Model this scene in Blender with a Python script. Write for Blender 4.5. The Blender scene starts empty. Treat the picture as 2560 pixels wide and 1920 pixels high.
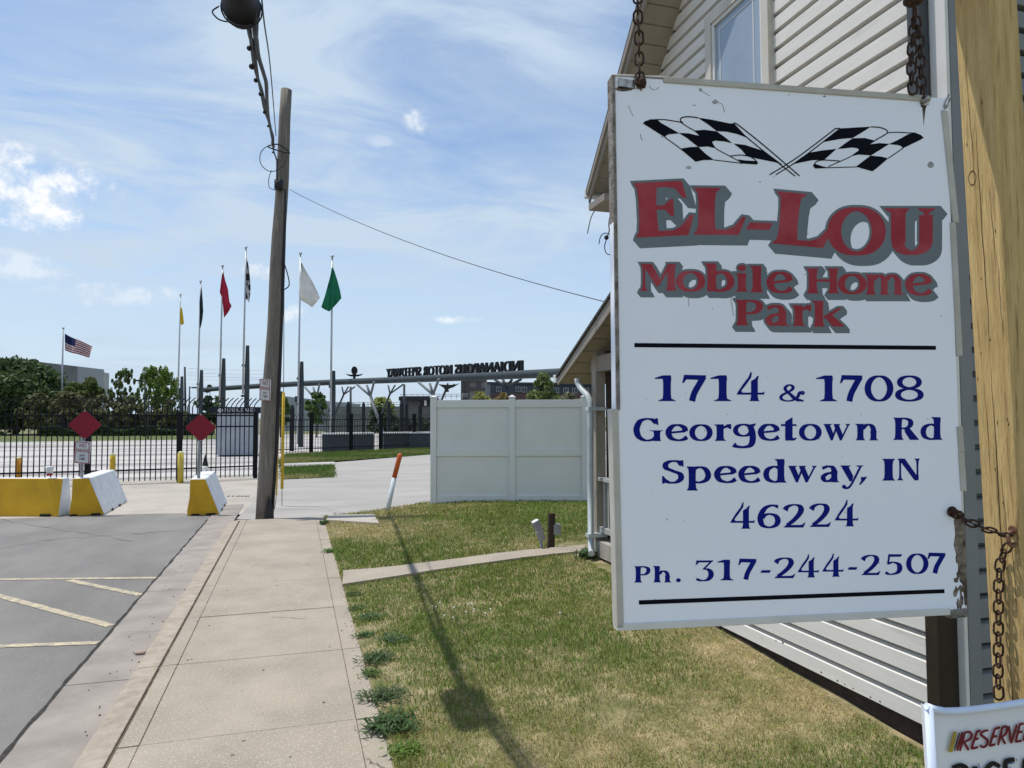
import bpy, bmesh, math, random
import numpy as np
from mathutils import Vector, Matrix
random.seed(7); rng = np.random.default_rng(11)
sc = bpy.context.scene; col = sc.collection
R_ = math.radians

# ------------------------------------------------------------------ camera
H = 1.9; F = 1790.0
YAW, PITCH, ROLL = R_(-16.8), R_(2.655), R_(-0.18)
cam_m = Matrix.Rotation(YAW, 3, 'Z') @ Matrix.Rotation(math.pi/2 + PITCH, 3, 'X') @ Matrix.Rotation(ROLL, 3, 'Z')
cd = bpy.data.cameras.new('camera'); cam = bpy.data.objects.new('camera', cd); col.objects.link(cam)
cam.location = (0, 0, H); cam.rotation_euler = cam_m.to_euler()
cd.sensor_width = 36; cd.lens = F/2560*36; cd.clip_end = 6000; cd.clip_start = 0.05
sc.camera = cam
O = Vector((0, 0, H))
def ray(px, py): return cam_m @ Vector(((px-1280)/F, -(py-960)/F, -1))
def D(px, py, t): return O + ray(px, py)*t
def G(px, py, z=0.0): d = ray(px, py); return O + d*((z-H)/d.z)
def PX(px, py, X): d = ray(px, py); return O + d*(X/d.x)
def PY(px, py, Y): d = ray(px, py); return O + d*(Y/d.y)

# ------------------------------------------------------------------ light
SUN = Vector((-.30, .205, 1)).normalized()
sl = bpy.data.lights.new('sun', 'SUN'); sl.energy = 3.9; sl.angle = R_(0.5); sl.color = (1, .955, .88)
so = bpy.data.objects.new('sun', sl); col.objects.link(so); so.location = (-5, 5, 30)
so.rotation_euler = SUN.to_track_quat('Z', 'Y').to_euler()
w = bpy.data.worlds.new('World'); sc.world = w; w.use_nodes = True
nt = w.node_tree; nt.nodes.clear()
def wn(t, **k):
    n = nt.nodes.new(t)
    for a, b in k.items(): setattr(n, a, b)
    return n
def wl(a, b): nt.links.new(a, b)
sky = wn('ShaderNodeTexSky', sky_type='NISHITA', sun_disc=False)
sky.sun_elevation = math.asin(SUN.z); sky.sun_rotation = math.atan2(SUN.x, SUN.y)
sky.air_density = 1.0; sky.dust_density = 0.3; sky.ozone_density = 2.2
tc = wn('ShaderNodeTexCoord')
def wmath(op, a, b=None, c=None, clamp=False):
    n = wn('ShaderNodeMath', operation=op, use_clamp=clamp)
    for i, v in enumerate((a, b, c)):
        if v is None: continue
        if isinstance(v, (int, float)): n.inputs[i].default_value = v
        else: wl(v, n.inputs[i])
    return n.outputs[0]
def wvec(op, a, b=None, s=None):
    n = wn('ShaderNodeVectorMath', operation=op)
    for i, v in enumerate((a, b)):
        if v is None: continue
        if isinstance(v, (tuple, list, Vector)): n.inputs[i].default_value = tuple(v)
        else: wl(v, n.inputs[i])
    if s is not None: n.inputs['Scale'].default_value = s
    return n
def wnoise(vec, scale, detail=6, rough=.55, dist=0):
    n = wn('ShaderNodeTexNoise'); n.inputs['Scale'].default_value = scale; n.inputs['Detail'].default_value = detail
    n.inputs['Roughness'].default_value = rough; n.inputs['Distortion'].default_value = dist
    wl(vec, n.inputs['Vector']); return n.outputs['Fac']
def wramp(v, a, b, lo=0., hi=1.):
    n = wn('ShaderNodeMapRange', interpolation_type='SMOOTHSTEP'); wl(v, n.inputs[0])
    n.inputs[1].default_value = a; n.inputs[2].default_value = b; n.inputs[3].default_value = lo; n.inputs[4].default_value = hi
    return n.outputs[0]
dirv = tc.outputs['Generated']
sx = wn('ShaderNodeSeparateXYZ'); wl(dirv, sx.inputs[0])
den = wmath('MAXIMUM', wmath('ADD', sx.outputs[2], .16), .05)
cv = wn('ShaderNodeCombineXYZ'); wl(wmath('DIVIDE', sx.outputs[0], den), cv.inputs[0]); wl(wmath('DIVIDE', sx.outputs[1], den), cv.inputs[1])
plane = cv.outputs[0]
mp = wn('ShaderNodeMapping'); mp.inputs['Rotation'].default_value = (0, 0, R_(25)); mp.inputs['Scale'].default_value = (1.0, 1.9, 1); wl(plane, mp.inputs[0])
wisp = wramp(wnoise(mp.outputs[0], 1.3, 8, .56, .7), .40, .80)
veil = wramp(wnoise(plane, .55, 4, .5, .3), .30, .75)
horizon = wramp(sx.outputs[2], .0, .38, .80, .0)
patch = None
for (px, py, rx, ry, k) in ((1230, 70, 460, 190, 1.0), (200, 280, 460, 130, .95), (1260, 520, 620, 110, .9), (760, 190, 300, 200, .6), (300, 560, 500, 70, .5), (500, 430, 300, 60, .4), (120, 660, 260, 60, .45), (900, 640, 700, 70, .3), (430, 60, 300, 120, .3)):
    c0 = ray(px, py).normalized(); dd = wvec('SUBTRACT', dirv, c0)
    a = wmath('DIVIDE', wvec('DOT_PRODUCT', dd.outputs[0], cam_m @ Vector((1, 0, 0))).outputs['Value'], rx/F)
    b = wmath('DIVIDE', wvec('DOT_PRODUCT', dd.outputs[0], cam_m @ Vector((0, 1, 0))).outputs['Value'], ry/F)
    e = wmath('MULTIPLY', wmath('POWER', 2.718, wmath('MULTIPLY', wmath('ADD', wmath('MULTIPLY', a, a), wmath('MULTIPLY', b, b)), -1)), k)
    patch = e if patch is None else wmath('ADD', patch, e)
soft = wramp(wnoise(mp.outputs[0], 1.5, 9, .6, .8), .30, .74)
cirrus = wmath('ADD', wmath('MULTIPLY', wisp, .30), wmath('MULTIPLY', veil, .22))
cirrus = wmath('ADD', cirrus, wmath('MULTIPLY', patch, soft))
behind = wramp(sx.outputs[1], -.10, -.75, 0, .85)  # bright veil added to the unseen sky behind camera, to light the shaded sign
cirrus = wmath('ADD', cirrus, wmath('MULTIPLY', behind, wramp(wnoise(plane, 1.4, 6, .55, .4), .25, .65, .45, 1)))
cirrus = wmath('ADD', cirrus, horizon, clamp=True)
puff = None
pn = wnoise(dirv, 17, 8, .62, .35); pn2 = wnoise(dirv, 45, 6, .6)
pn3 = wnoise(dirv, 110, 5, .6)
shape = wmath('ADD', wmath('ADD', wmath('MULTIPLY', pn, 3.2), wmath('MULTIPLY', pn2, 1.2)), wmath('MULTIPLY', pn3, .9))
up = cam_m @ Vector((0, 1, 0)); rt = cam_m @ Vector((1, 0, 0))
for (px, py, rx, ry, k) in ((95, 450, 135, 72, 1.0), (10, 480, 150, 80, 1.0), (1044, 303, 40, 32, .6), (945, 354, 44, 13, .22), (655, 680, 50, 24, .7), (730, 785, 62, 26, .6), (1135, 800, 75, 15, .75), (300, 735, 170, 28, .35), (60, 670, 110, 40, .4)):
    c0 = ray(px, py).normalized(); dd = wvec('SUBTRACT', dirv, c0)
    a = wmath('DIVIDE', wvec('DOT_PRODUCT', dd.outputs[0], rt).outputs['Value'], rx/F)
    b = wmath('DIVIDE', wvec('DOT_PRODUCT', dd.outputs[0], up).outputs['Value'], ry/F)
    r2 = wmath('ADD', wmath('MULTIPLY', a, a), wmath('MULTIPLY', b, b))
    facing = wmath('GREATER_THAN', wvec('DOT_PRODUCT', dirv, c0).outputs['Value'], .5)
    m = wmath('SUBTRACT', wmath('SUBTRACT', shape, 1.95), wmath('MULTIPLY', r2, 1.0))
    m = wmath('MULTIPLY', wramp(m, -.20, .95, 0, k*.95), facing)
    puff = m if puff is None else wmath('MAXIMUM', puff, m)
bg1 = wn('ShaderNodeBackground'); wl(sky.outputs[0], bg1.inputs[0]); bg1.inputs[1].default_value = .145
bg2 = wn('ShaderNodeBackground'); bg2.inputs[0].default_value = (.68, .83, 1, 1); bg2.inputs[1].default_value = .80
bg3 = wn('ShaderNodeBackground'); bg3.inputs[1].default_value = 1.0
cr = wn('ShaderNodeMixRGB'); cr.inputs[1].default_value = (.70, .78, .88, 1); cr.inputs[2].default_value = (1.0, 1.0, 1.0, 1); wl(wramp(pn2, .38, .58), cr.inputs[0]); wl(cr.outputs[0], bg3.inputs[0])
m1 = wn('ShaderNodeMixShader'); wl(cirrus, m1.inputs[0]); wl(bg1.outputs[0], m1.inputs[1]); wl(bg2.outputs[0], m1.inputs[2])
m2 = wn('ShaderNodeMixShader'); wl(puff, m2.inputs[0]); wl(m1.outputs[0], m2.inputs[1]); wl(bg3.outputs[0], m2.inputs[2])
ow = wn('ShaderNodeOutputWorld'); wl(m2.outputs[0], ow.inputs[0])
vs = sc.view_settings; vs.view_transform = 'Standard'; vs.look = 'None'; vs.exposure = 0.10; vs.gamma = 1
sc.cycles.max_bounces = 6; sc.cycles.transparent_max_bounces = 8

# ------------------------------------------------------------------ materials
MATS = {}
def mat(name, c1, c2=None, scale=6, rough=.7, metal=0, bump=0, bscale=40, stretch=(1, 1, 1), detail=6, lo=.35, hi=.65, spec=.22, c3=None, s3=1.0, lo3=.55, hi3=.75, coat=0):
    if name in MATS: return MATS[name]
    m = bpy.data.materials.new(name); m.use_nodes = True; t = m.node_tree; b = t.nodes['Principled BSDF']
    b.inputs['Roughness'].default_value = rough; b.inputs['Metallic'].default_value = metal
    b.inputs['Specular IOR Level'].default_value = spec; b.inputs['Coat Weight'].default_value = coat
    geo = t.nodes.new('ShaderNodeNewGeometry'); mpn = t.nodes.new('ShaderNodeMapping'); mpn.inputs['Scale'].default_value = stretch
    t.links.new(geo.outputs['Position'], mpn.inputs[0])
    def noise(s, d=detail):
        n = t.nodes.new('ShaderNodeTexNoise'); n.inputs['Scale'].default_value = s; n.inputs['Detail'].default_value = d; n.inputs['Roughness'].default_value = .6
        t.links.new(mpn.outputs[0], n.inputs['Vector']); return n.outputs['Fac']
    def rng_(v, a, b_):
        n = t.nodes.new('ShaderNodeMapRange'); n.inputs[1].default_value = a; n.inputs[2].default_value = b_; t.links.new(v, n.inputs[0]); return n.outputs[0]
    if c2 is None: c2 = tuple(x*.86 for x in c1)
    mx = t.nodes.new('ShaderNodeMixRGB'); mx.inputs[1].default_value = (*c1, 1); mx.inputs[2].default_value = (*c2, 1)
    t.links.new(rng_(noise(scale), lo, hi), mx.inputs[0]); outc = mx.outputs[0]
    if c3 is not None:
        m3 = t.nodes.new('ShaderNodeMixRGB'); t.links.new(outc, m3.inputs[1]); m3.inputs[2].default_value = (*c3, 1)
        t.links.new(rng_(noise(s3), lo3, hi3), m3.inputs[0]); outc = m3.outputs[0]
    t.links.new(outc, b.inputs['Base Color'])
    if bump:
        bn = t.nodes.new('ShaderNodeBump'); bn.inputs['Strength'].default_value = bump; bn.inputs['Distance'].default_value = .01
        t.links.new(noise(bscale, 8), bn.inputs['Height']); t.links.new(bn.outputs[0], b.inputs['Normal'])
    m['nodes_color'] = 1
    MATS[name] = m; return m
def colattr_mat(name, rough=.6, trans=.25, spec=.25):
    if name in MATS: return MATS[name]
    m = bpy.data.materials.new(name); m.use_nodes = True; t = m.node_tree; b = t.nodes['Principled BSDF']; b.inputs['Roughness'].default_value = rough; b.inputs['Specular IOR Level'].default_value = spec
    a = t.nodes.new('ShaderNodeAttribute'); a.attribute_name = 'tint'; t.links.new(a.outputs['Color'], b.inputs['Base Color'])
    if trans:
        tr = t.nodes.new('ShaderNodeBsdfTranslucent'); t.links.new(a.outputs['Color'], tr.inputs[0])
        ms = t.nodes.new('ShaderNodeMixShader'); ms.inputs[0].default_value = trans
        t.links.new(b.outputs[0], ms.inputs[1]); t.links.new(tr.outputs[0], ms.inputs[2]); t.links.new(ms.outputs[0], t.nodes['Material Output'].inputs[0])
    MATS[name] = m; return m

# ------------------------------------------------------------------ mesh building
def wloc(o):
    v = Vector((0, 0, 0))
    while o is not None: v += o.location; o = o.parent
    return v
class MB:
    def __init__(s): s.v = []; s.f = []; s.mi = []; s.sm = []
    def face(s, pts, mi=0, smooth=False):
        n = len(s.v); s.v += [tuple(p) for p in pts]; s.f.append(tuple(range(n, n+len(pts)))); s.mi.append(mi); s.sm.append(smooth)
    def box(s, lo, hi, mi=0, M=None):
        x0, y0, z0 = lo; x1, y1, z1 = hi
        p = [Vector(q) for q in ((x0,y0,z0),(x1,y0,z0),(x1,y1,z0),(x0,y1,z0),(x0,y0,z1),(x1,y0,z1),(x1,y1,z1),(x0,y1,z1))]
        if M is not None: p = [M @ q for q in p]
        n = len(s.v); s.v += [tuple(q) for q in p]
        for f in ((0,3,2,1),(4,5,6,7),(0,1,5,4),(1,2,6,5),(2,3,7,6),(3,0,4,7)):
            s.f.append(tuple(n+i for i in f)); s.mi.append(mi); s.sm.append(False)
        return s
    def obox(s, a, b, wdt, hgt, mi=0, upv=(0, 0, 1)):
        a, b = Vector(a), Vector(b); d = b-a; L = d.length; d.normalize(); u = Vector(upv); r = d.cross(u)
        if r.length < 1e-4: r = d.cross(Vector((1, 0, 0)))
        r.normalize(); u = r.cross(d)
        M = Matrix((( d.x, r.x, u.x, a.x), (d.y, r.y, u.y, a.y), (d.z, r.z, u.z, a.z), (0,0,0,1)))
        return s.box((0, -wdt/2, -hgt/2), (L, wdt/2, hgt/2), mi, M)
    def tube(s, pts, rad, n=8, mi=0, caps=True, closed=False):
        pts = [Vector(p) for p in pts]; k = len(pts); rad = [rad]*k if isinstance(rad, (int, float)) else rad
        base = len(s.v); prev = None
        for i, p in enumerate(pts):
            if closed: d = pts[(i+1) % k]-pts[i-1]
            else: d = pts[min(i+1, k-1)]-pts[max(i-1, 0)]
            d.normalize()
            if prev is None:
                u = Vector((0, 0, 1)) if abs(d.z) < .9 else Vector((1, 0, 0))
                r = d.cross(u).normalized()
            else:
                r = prev - d*prev.dot(d); r.normalize()
            prev = r; u = r.cross(d)
            for j in range(n):
                a = 2*math.pi*j/n; s.v.append(tuple(p + (r*math.cos(a)+u*math.sin(a))*rad[i]))
        for i in range(k if closed else k-1):
            for j in range(n):
                a = base+i*n+j; b = base+i*n+(j+1) % n; i2 = ((i+1) % k); c = base+i2*n+(j+1) % n; d_ = base+i2*n+j
                s.f.append((a, b, c, d_)); s.mi.append(mi); s.sm.append(True)
        if caps and not closed:
            s.f.append(tuple(base+j for j in range(n))); s.mi.append(mi); s.sm.append(False)
            s.f.append(tuple(base+(k-1)*n+n-1-j for j in range(n))); s.mi.append(mi); s.sm.append(False)
        return s
    def prism(s, poly, off, mi=0):
        poly = [Vector(p) for p in poly]; off = Vector(off); n = len(poly); b = len(s.v)
        s.v += [tuple(p) for p in poly]+[tuple(p+off) for p in poly]
        s.f.append(tuple(range(b, b+n))); s.f.append(tuple(range(b+2*n-1, b+n-1, -1))); s.mi += [mi, mi]; s.sm += [False, False]
        for i in range(n):
            j = (i+1) % n; s.f.append((b+j, b+i, b+n+i, b+n+j)); s.mi.append(mi); s.sm.append(False)
        return s
    def sphere(s, c, r, n=10, m=6, mi=0, sc_=(1, 1, 1)):
        c = Vector(c); b = len(s.v)
        for i in range(m+1):
            th = math.pi*i/m
            for j in range(n):
                ph = 2*math.pi*j/n; s.v.append((c.x+r*sc_[0]*math.sin(th)*math.cos(ph), c.y+r*sc_[1]*math.sin(th)*math.sin(ph), c.z+r*sc_[2]*math.cos(th)))
        for i in range(m):
            for j in range(n):
                s.f.append((b+i*n+j, b+(i+1)*n+j, b+(i+1)*n+(j+1) % n, b+i*n+(j+1) % n)); s.mi.append(mi); s.sm.append(True)
        return s
    def build(s, name, mats, parent=None, bevel=0, base=None, seg=2, fixn=True):
        mats = mats if isinstance(mats, (list, tuple)) else [mats]
        V = np.array(s.v, dtype=float)
        if parent is not None: off = np.array(wloc(parent))
        elif base is not None: off = np.array(base, dtype=float)
        else:
            mn, mx = V.min(0), V.max(0); off = np.array([(mn[0]+mx[0])/2, (mn[1]+mx[1])/2, mn[2]])
        me = bpy.data.meshes.new(name); me.from_pydata((V-off).tolist(), [], s.f); me.update()
        me.polygons.foreach_set('material_index', s.mi); me.polygons.foreach_set('use_smooth', s.sm)
        for m in mats: me.materials.append(m)
        if fixn:
            bm = bmesh.new(); bm.from_mesh(me); bmesh.ops.remove_doubles(bm, verts=bm.verts, dist=1e-5)
            bmesh.ops.recalc_face_normals(bm, faces=bm.faces); bm.to_mesh(me); bm.free()
        o = bpy.data.objects.new(name, me); col.objects.link(o)
        if parent is not None: o.parent = parent
        else: o.location = off
        if bevel:
            b = o.modifiers.new('bevel', 'BEVEL'); b.width = bevel; b.segments = seg; b.limit_method = 'ANGLE'; b.angle_limit = R_(40)
        return o
def thing(name, loc, label, cat, group=None):
    o = bpy.data.objects.new(name, None); col.objects.link(o); o.location = loc; o.empty_display_size = .1
    return tag(o, label, cat, group)
def tag(o, label, cat, group=None):
    o['label'] = label; o['category'] = cat
    if group: o['group'] = group
    return o
def struct(o): o['kind'] = 'structure'; return o
def stuff(o, label=None): o['kind'] = 'stuff'; return o

def text_mesh(txt, size=1.0, ext=0.0, offset=0.0, spacing=1.0, shear=0.0):
    c = bpy.data.curves.new('t', 'FONT'); c.body = txt; c.size = size; c.extrude = ext; c.offset = offset; c.space_character = spacing; c.shear = shear
    c.align_x = 'LEFT'; c.resolution_u = 3
    o = bpy.data.objects.new('t', c); col.objects.link(o)
    dg = bpy.context.evaluated_depsgraph_get(); me = bpy.data.meshes.new_from_object(o.evaluated_get(dg))
    vs_ = [v.co.copy() for v in me.vertices]; fs = [tuple(p.vertices) for p in me.polygons]
    bpy.data.objects.remove(o); bpy.data.curves.remove(c); bpy.data.meshes.remove(me)
    return vs_, fs
def put_text(mb, txt, fn, width, height, mi=0, ext=0.0, offset=0.0, spacing=1.0):
    """fit txt in a width x height box whose lower left is (0,0); fn maps (x,y,z) to world"""
    v, f = text_mesh(txt, 1, ext, offset, spacing)
    xs = [p.x for p in v]; ys = [p.y for p in v]; x0, x1, y0, y1 = min(xs), max(xs), min(ys), max(ys)
    b = len(mb.v)
    for p in v: mb.v.append(tuple(fn((p.x-x0)/(x1-x0)*width, (p.y-y0)/(y1-y0)*height, p.z)))
    for q in f: mb.f.append(tuple(b+i for i in q)); mb.mi.append(mi); mb.sm.append(False)

# ------------------------------------------------------------------ lawn height
def lawn_z(x, y):
    a = min(max((x-.53)/2.97, 0), 1); return a*(.03+.055*min(max(y-3.2, 0), 2.6))+.004
def GL(px, py):
    z = .05
    for _ in range(6):
        p = G(px, py, z); z = lawn_z(p.x, p.y)
    return Vector((p.x, p.y, z))
# ------------------------------------------------------------------ setting
concrete = mat('concrete', (.365,.318,.252), (.29,.252,.20), 1.6, .85, bump=.5, bscale=90, c3=(.53,.475,.39), s3=75, lo3=.55, hi3=.68)
curbcon = mat('curb_concrete', (.41,.35,.28), (.29,.245,.195), 7, .9, bump=.5, bscale=90, c3=(.20,.17,.14), s3=45, lo3=.62, hi3=.75)
guttercon = mat('gutter_concrete', (.335,.30,.265), (.25,.222,.198), 2.2, .9, bump=.4, bscale=100, c3=(.42,.37,.32), s3=130, lo3=.6, hi3=.72)
jointm = mat('joint_dirt', (.07,.055,.04), (.16,.125,.09), 9, .95)
asphalt = mat('asphalt', (.235,.225,.21), (.165,.158,.148), .6, .92, bump=.6, bscale=160, c3=(.31,.30,.29), s3=85, lo3=.56, hi3=.70, stretch=(1.3,.6,1))
apronm = mat('apron_concrete', (.44,.40,.345), (.35,.32,.275), .7, .9, bump=.3, bscale=60, c3=(.30,.27,.24), s3=2.6, lo3=.6, hi3=.8)
lotm = mat('lot_concrete', (.53,.505,.47), (.40,.375,.355), .25, .9, stretch=(.10, 1.6, 1), c3=(.27,.255,.245), s3=.22, lo3=.50, hi3=.54)
drivem = mat('driveway_concrete', (.375,.358,.33), (.305,.29,.268), .6, .9, bump=.3, bscale=80, stretch=(.5,1.6,1), c3=(.28,.27,.265), s3=1.7, lo3=.60, hi3=.80)
soil = mat('lawn_soil', (.125,.125,.05), (.36,.29,.17), 4.5, .95, bump=.8, bscale=70, c3=(.12,.135,.04), s3=2.2, lo3=.52, hi3=.66)
farground = mat('far_ground', (.12,.14,.06), (.2,.19,.1), .05, .95)
fargrass = mat('mown_grass', (.085,.125,.033), (.14,.145,.055), 1.4, .95, bump=1, bscale=30, c3=(.055,.085,.022), s3=7, lo3=.45, hi3=.65)
paintm = mat('road_paint', (.58,.49,.32), (.30,.27,.22), 14, .85, c3=(.25,.24,.23), s3=26, lo3=.56, hi3=.66)

def sheet(name, pts, m, base=None):
    b = MB(); b.face(pts); return struct(b.build(name, m))
b = MB(); n = 24
b.face([(-3000,-400,-.30),(3000,-400,-.30),(3000,5000,-.30),(-3000,5000,-.30)])
struct(b.build('ground', farground))
ZR = -.12
sheet('lot_pavement', [(-90,24.2,ZR-.012),(60,24.2,ZR-.012),(60,92,ZR-.012),(-90,92,ZR-.012)], lotm)
sheet('apron', [(-45,16.2,ZR-.005),(-.45,16.2,ZR-.005),(-.45,26.5,ZR-.005),(-45,26.5,ZR-.005)], apronm)
# road: one asphalt sheet with a slightly wavering edge along the gutter
b = MB(); e = [(-1.64+.018*math.sin(i*1.7)+.012*math.sin(i*4.1), -6+i*.35, ZR) for i in range(66)]
far = [(-3.2+1.25*0+.0, 17.0, ZR)]
b.face([(-32,-6,ZR)]+[p for p in e if p[1] < 15.6]+[(-1.64,15.75,ZR),(-1.72,16.3,ZR),(-2.3,16.75,ZR),(-3.2,16.9,ZR),(-32,17.6,ZR)])
struct(b.build('road', asphalt))
# gutter pan and curb
b = MB(); ys = [-6,-2.9,.15,3.2,6.25,9.3,12.35,15.4,18.0]
for a, c in zip(ys, ys[1:]):
    a += .006; c -= .006
    b.box((-1.66,a,-.3),(-1.14,c,ZR+.006))
for (x, y) in ((-1.66, 0),): pass
struct(b.build('gutter', guttercon, bevel=.004))
b = MB(); b.face([(-1.645+random.uniform(-.004,.010)+.004*math.sin(i*.9), -6+i*.12, ZR+.0085) for i in range(0, 180)]+[(-1.668+random.uniform(-.012,.004)+.004*math.sin(i*.9), -6+i*.12, ZR+.0085) for i in range(179, -1, -1)])
struct(b.build('road_edge_seam', mat('seam_dirt', (.028,.026,.024), (.06,.055,.05), 20, .95)))
b = MB()
for a, c in zip([-6,-1.5,3.03,6.13,9.2,12.3], [-1.5,3.03,6.13,9.2,12.3,14.2]):
    prof = [(-1.21,ZR-.1),(-1.21,ZR+.012),(-1.175,ZR+.05),(-1.155,-.018),(-1.13,.0),(-.985,.004),(-.985,ZR-.1)]
    b.prism([(x, a+.005, z) for x, z in prof], (0, c-a-.01, 0))
prof0 = [(-1.21,ZR-.1),(-1.21,ZR+.012),(-1.175,ZR+.05),(-1.155,-.018),(-1.13,.0),(-.985,.004),(-.985,ZR-.1)]
k0 = len(b.v); nP = len(prof0)
b.v += [(x, 14.2, z) for x, z in prof0]+[(x+.12, 15.2, min(z, ZR+.02)) for x, z in prof0]
for i in range(nP):
    j = (i+1) % nP; b.f.append((k0+i, k0+j, k0+nP+j, k0+nP+i)); b.mi.append(0); b.sm.append(False)
b.f.append(tuple(k0+nP+i for i in range(nP))); b.mi.append(0); b.sm.append(False)
struct(b.build('curb', curbcon, bevel=.006))
# sidewalk: slabs with tooled borders over a dirt filled joint bed
b = MB(); J = [4.70-1.39*k for k in range(8, 0, -1)]+[4.70,6.13,7.50,8.86,10.25,11.64,13.03,14.36]
for i, (a, c) in enumerate(zip(J, J[1:])):
    for x0, x1 in ((-.965,-.855),(-.851,.384),(.388,.53)):
        dz = random.uniform(-.003, .003); b.box((x0,a+.006,-.2),(x1,c-.006,dz), 0)
b.box((-.99,J[0],-.2),(.53,J[-1],-.011), 1)
struct(b.build('sidewalk', [concrete, jointm], bevel=.003, seg=1))
b = MB(); r5 = random.Random(21)
def dot(b, x, y, z, r, n=9): b.face([(x+r*r5.uniform(.7,1.2)*math.cos(2*math.pi*i/n), y+r*r5.uniform(.7,1.2)*math.sin(2*math.pi*i/n), z) for i in range(n)])
for _ in range(46): dot(b, r5.uniform(-.9,.5), r5.uniform(3.2,13), .0045, r5.uniform(.004,.013))
for (x0_, y0_, x1_, y1_) in ((-.2,7.3,.1,7.15),(.25,10.9,.5,11.3),(-.7,9.4,-.45,9.9),(.39,4.15,.52,3.95)):
    P = [(x0_+(x1_-x0_)*i/9+r5.uniform(-.012,.012), y0_+(y1_-y0_)*i/9+r5.uniform(-.012,.012)) for i in range(10)]
    for p, q in zip(P, P[1:]): b.face([(p[0]-.0025,p[1]-.002,.005),(q[0]-.0025,q[1]-.002,.005),(q[0]+.0025,q[1]+.002,.005),(p[0]+.0025,p[1]+.002,.005)])
struct(b.build('sidewalk_marks', mat('spot_dark', (.12,.10,.08), (.2,.17,.13), 30, .9), fixn=False))
b = MB(); b.face([(-.6,14.4,-.02),(.2,14.37,-.012),(.6,14.37,-.012),(1.2,14.75,-.01),(2.7,15.25,-.02),(12,15.6,-.02),(14,37.6,-.02),(6.9,37.0,-.02),(1.6,31.9,-.02),(1.25,24.3,-.02),(-.5,24.0,-.03),(-.95,17.5,-.05),(-1.1,15.2,-.09)])
struct(b.build('driveway', drivem))
sheet('grass_strip', [G(690,1160,-.01),G(835,1152,-.01),G(1090,1135,-.01),G(1110,1118,-.01),G(1074,1120,-.01),G(715,1136,-.01)], fargrass)
sheet('grass_patch', [G(705,1197,-.005),G(836,1192,-.005),G(832,1163,-.005),G(705,1168,-.005)], fargrass)
sheet('pavement_line', [G(705,1167,-.002),G(836,1161.5,-.002),G(836,1154,-.002),G(705,1159,-.002)], lotm)
sheet('far_grass_bank', [(-70,71,-.13),(-5,74,-.13),(-5,92,-.13),(-70,92,-.13)], fargrass)
b = MB()
pd = [GL(815,1303), GL(948,1311), GL(934,1289), GL(822,1291)]
b.prism([p+Vector((0,0,.03)) for p in pd], (0,0,-.12)); struct(b.build('concrete_pad', apronm, bevel=.005))
# path from the pavement to the porch
lowe = [(856,1466),(930,1455),(1000,1444),(1080,1431),(1160,1419),(1240,1408),(1320,1397),(1400,1388),(1462,1382)]
upe = [(858,1431),(930,1426),(1000,1419),(1080,1409),(1160,1399),(1240,1388),(1320,1379),(1400,1372),(1462,1367)]
LO = [GL(*p) for p in lowe]; UP = [GL(*p) for p in upe]
b = MB()
for i in range(len(LO)-1):
    q = [LO[i],LO[i+1],UP[i+1],UP[i]]; b.face([p+Vector((0,0,.028)) for p in q]); 
for A in (LO, UP):
    for i in range(len(A)-1): b.face([A[i]+Vector((0,0,.028)),A[i+1]+Vector((0,0,.028)),A[i+1]-Vector((0,0,.08)),A[i]-Vector((0,0,.08))])
struct(b.build('path', concrete))
PATH = LO+UP[::-1]
# road paint
b = MB(); zz = ZR+.005
def stripe(p, q, w0, w1):
    a, c = G(*p, zz), G(*q, zz); d = (c-a).normalized(); r = Vector((-d.y, d.x, 0)); k = 22
    for i in range(k):
        s, t_ = a.lerp(c, i/k), a.lerp(c, (i+1)/k); ww = w0+(w1-w0)*i/k; j1, j2 = random.uniform(.85, 1.05), random.uniform(.85, 1.05)
        b.face([s-r*ww/2*j1, t_-r*ww/2*j1, t_+r*ww/2*j2, s+r*ww/2*j2])
stripe((-160,1449.5),(402,1444),.10,.10); stripe((172,1450),(352,1487),.10,.10); stripe((-60,1474),(277,1564),.10,.10); stripe((-80,1618),(246,1606),.095,.095)
struct(b.build('road_markings', paintm, fixn=False))
# fine cracks in the asphalt
b = MB()
for a, c in (((0,1372),(225,1330)),((120,1350),(470,1325)),((0,1300),(330,1352)),((430,1328),(330,1335))):
    A, Cc = G(*a, ZR+.004), G(*c, ZR+.004); pts = []
    for i in range(17):
        p = A.lerp(Cc, i/16); pts.append(p+Vector((random.uniform(-.03,.03), random.uniform(-.10,.10), 0)))
    for p, q in zip(pts, pts[1:]):
        wd = random.uniform(.004, .010); b.face([p+Vector((0,wd,0)), q+Vector((0,wd,0)), q-Vector((0,wd,0)), p-Vector((0,wd,0))])
struct(b.build('road_cracks', mat('crack', (.10,.098,.095), rough=.95), fixn=False))

# ---------------------------------------------------------------- lawn: a soil sheet, and blades
def grid_sheet(name, xs, ys, zf, m):
    b = MB()
    for j in range(len(ys)-1):
        for i in range(len(xs)-1):
            q = [(xs[i],ys[j]),(xs[i+1],ys[j]),(xs[i+1],ys[j+1]),(xs[i],ys[j+1])]
            b.face([(x, y, zf(x, y)) for x, y in q], smooth=True)
    return b.build(name, m)
lawn_xs = [.53,.62,.75,1,1.3,1.7,2.1,2.5,3,3.5,5,8,12]
struct(grid_sheet('lawn', lawn_xs, [-2,0,1,2,3,3.5,4,4.5,5,5.5,6,7,8,9,10,11,12,13,14,14.4], lambda x, y: lawn_z(x, y)-.006+(.0 if x < .6 else .012*math.sin(x*5+y*3)*math.sin(y*4.3)), soil))
b = MB(); b.face([(1.15,14.40,.012),(12,14.40,.20),(12,15.55,.20),(3.05,15.27,.12),(2.0,15.05,.05)]); struct(b.build('lawn_border', soil))

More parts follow.
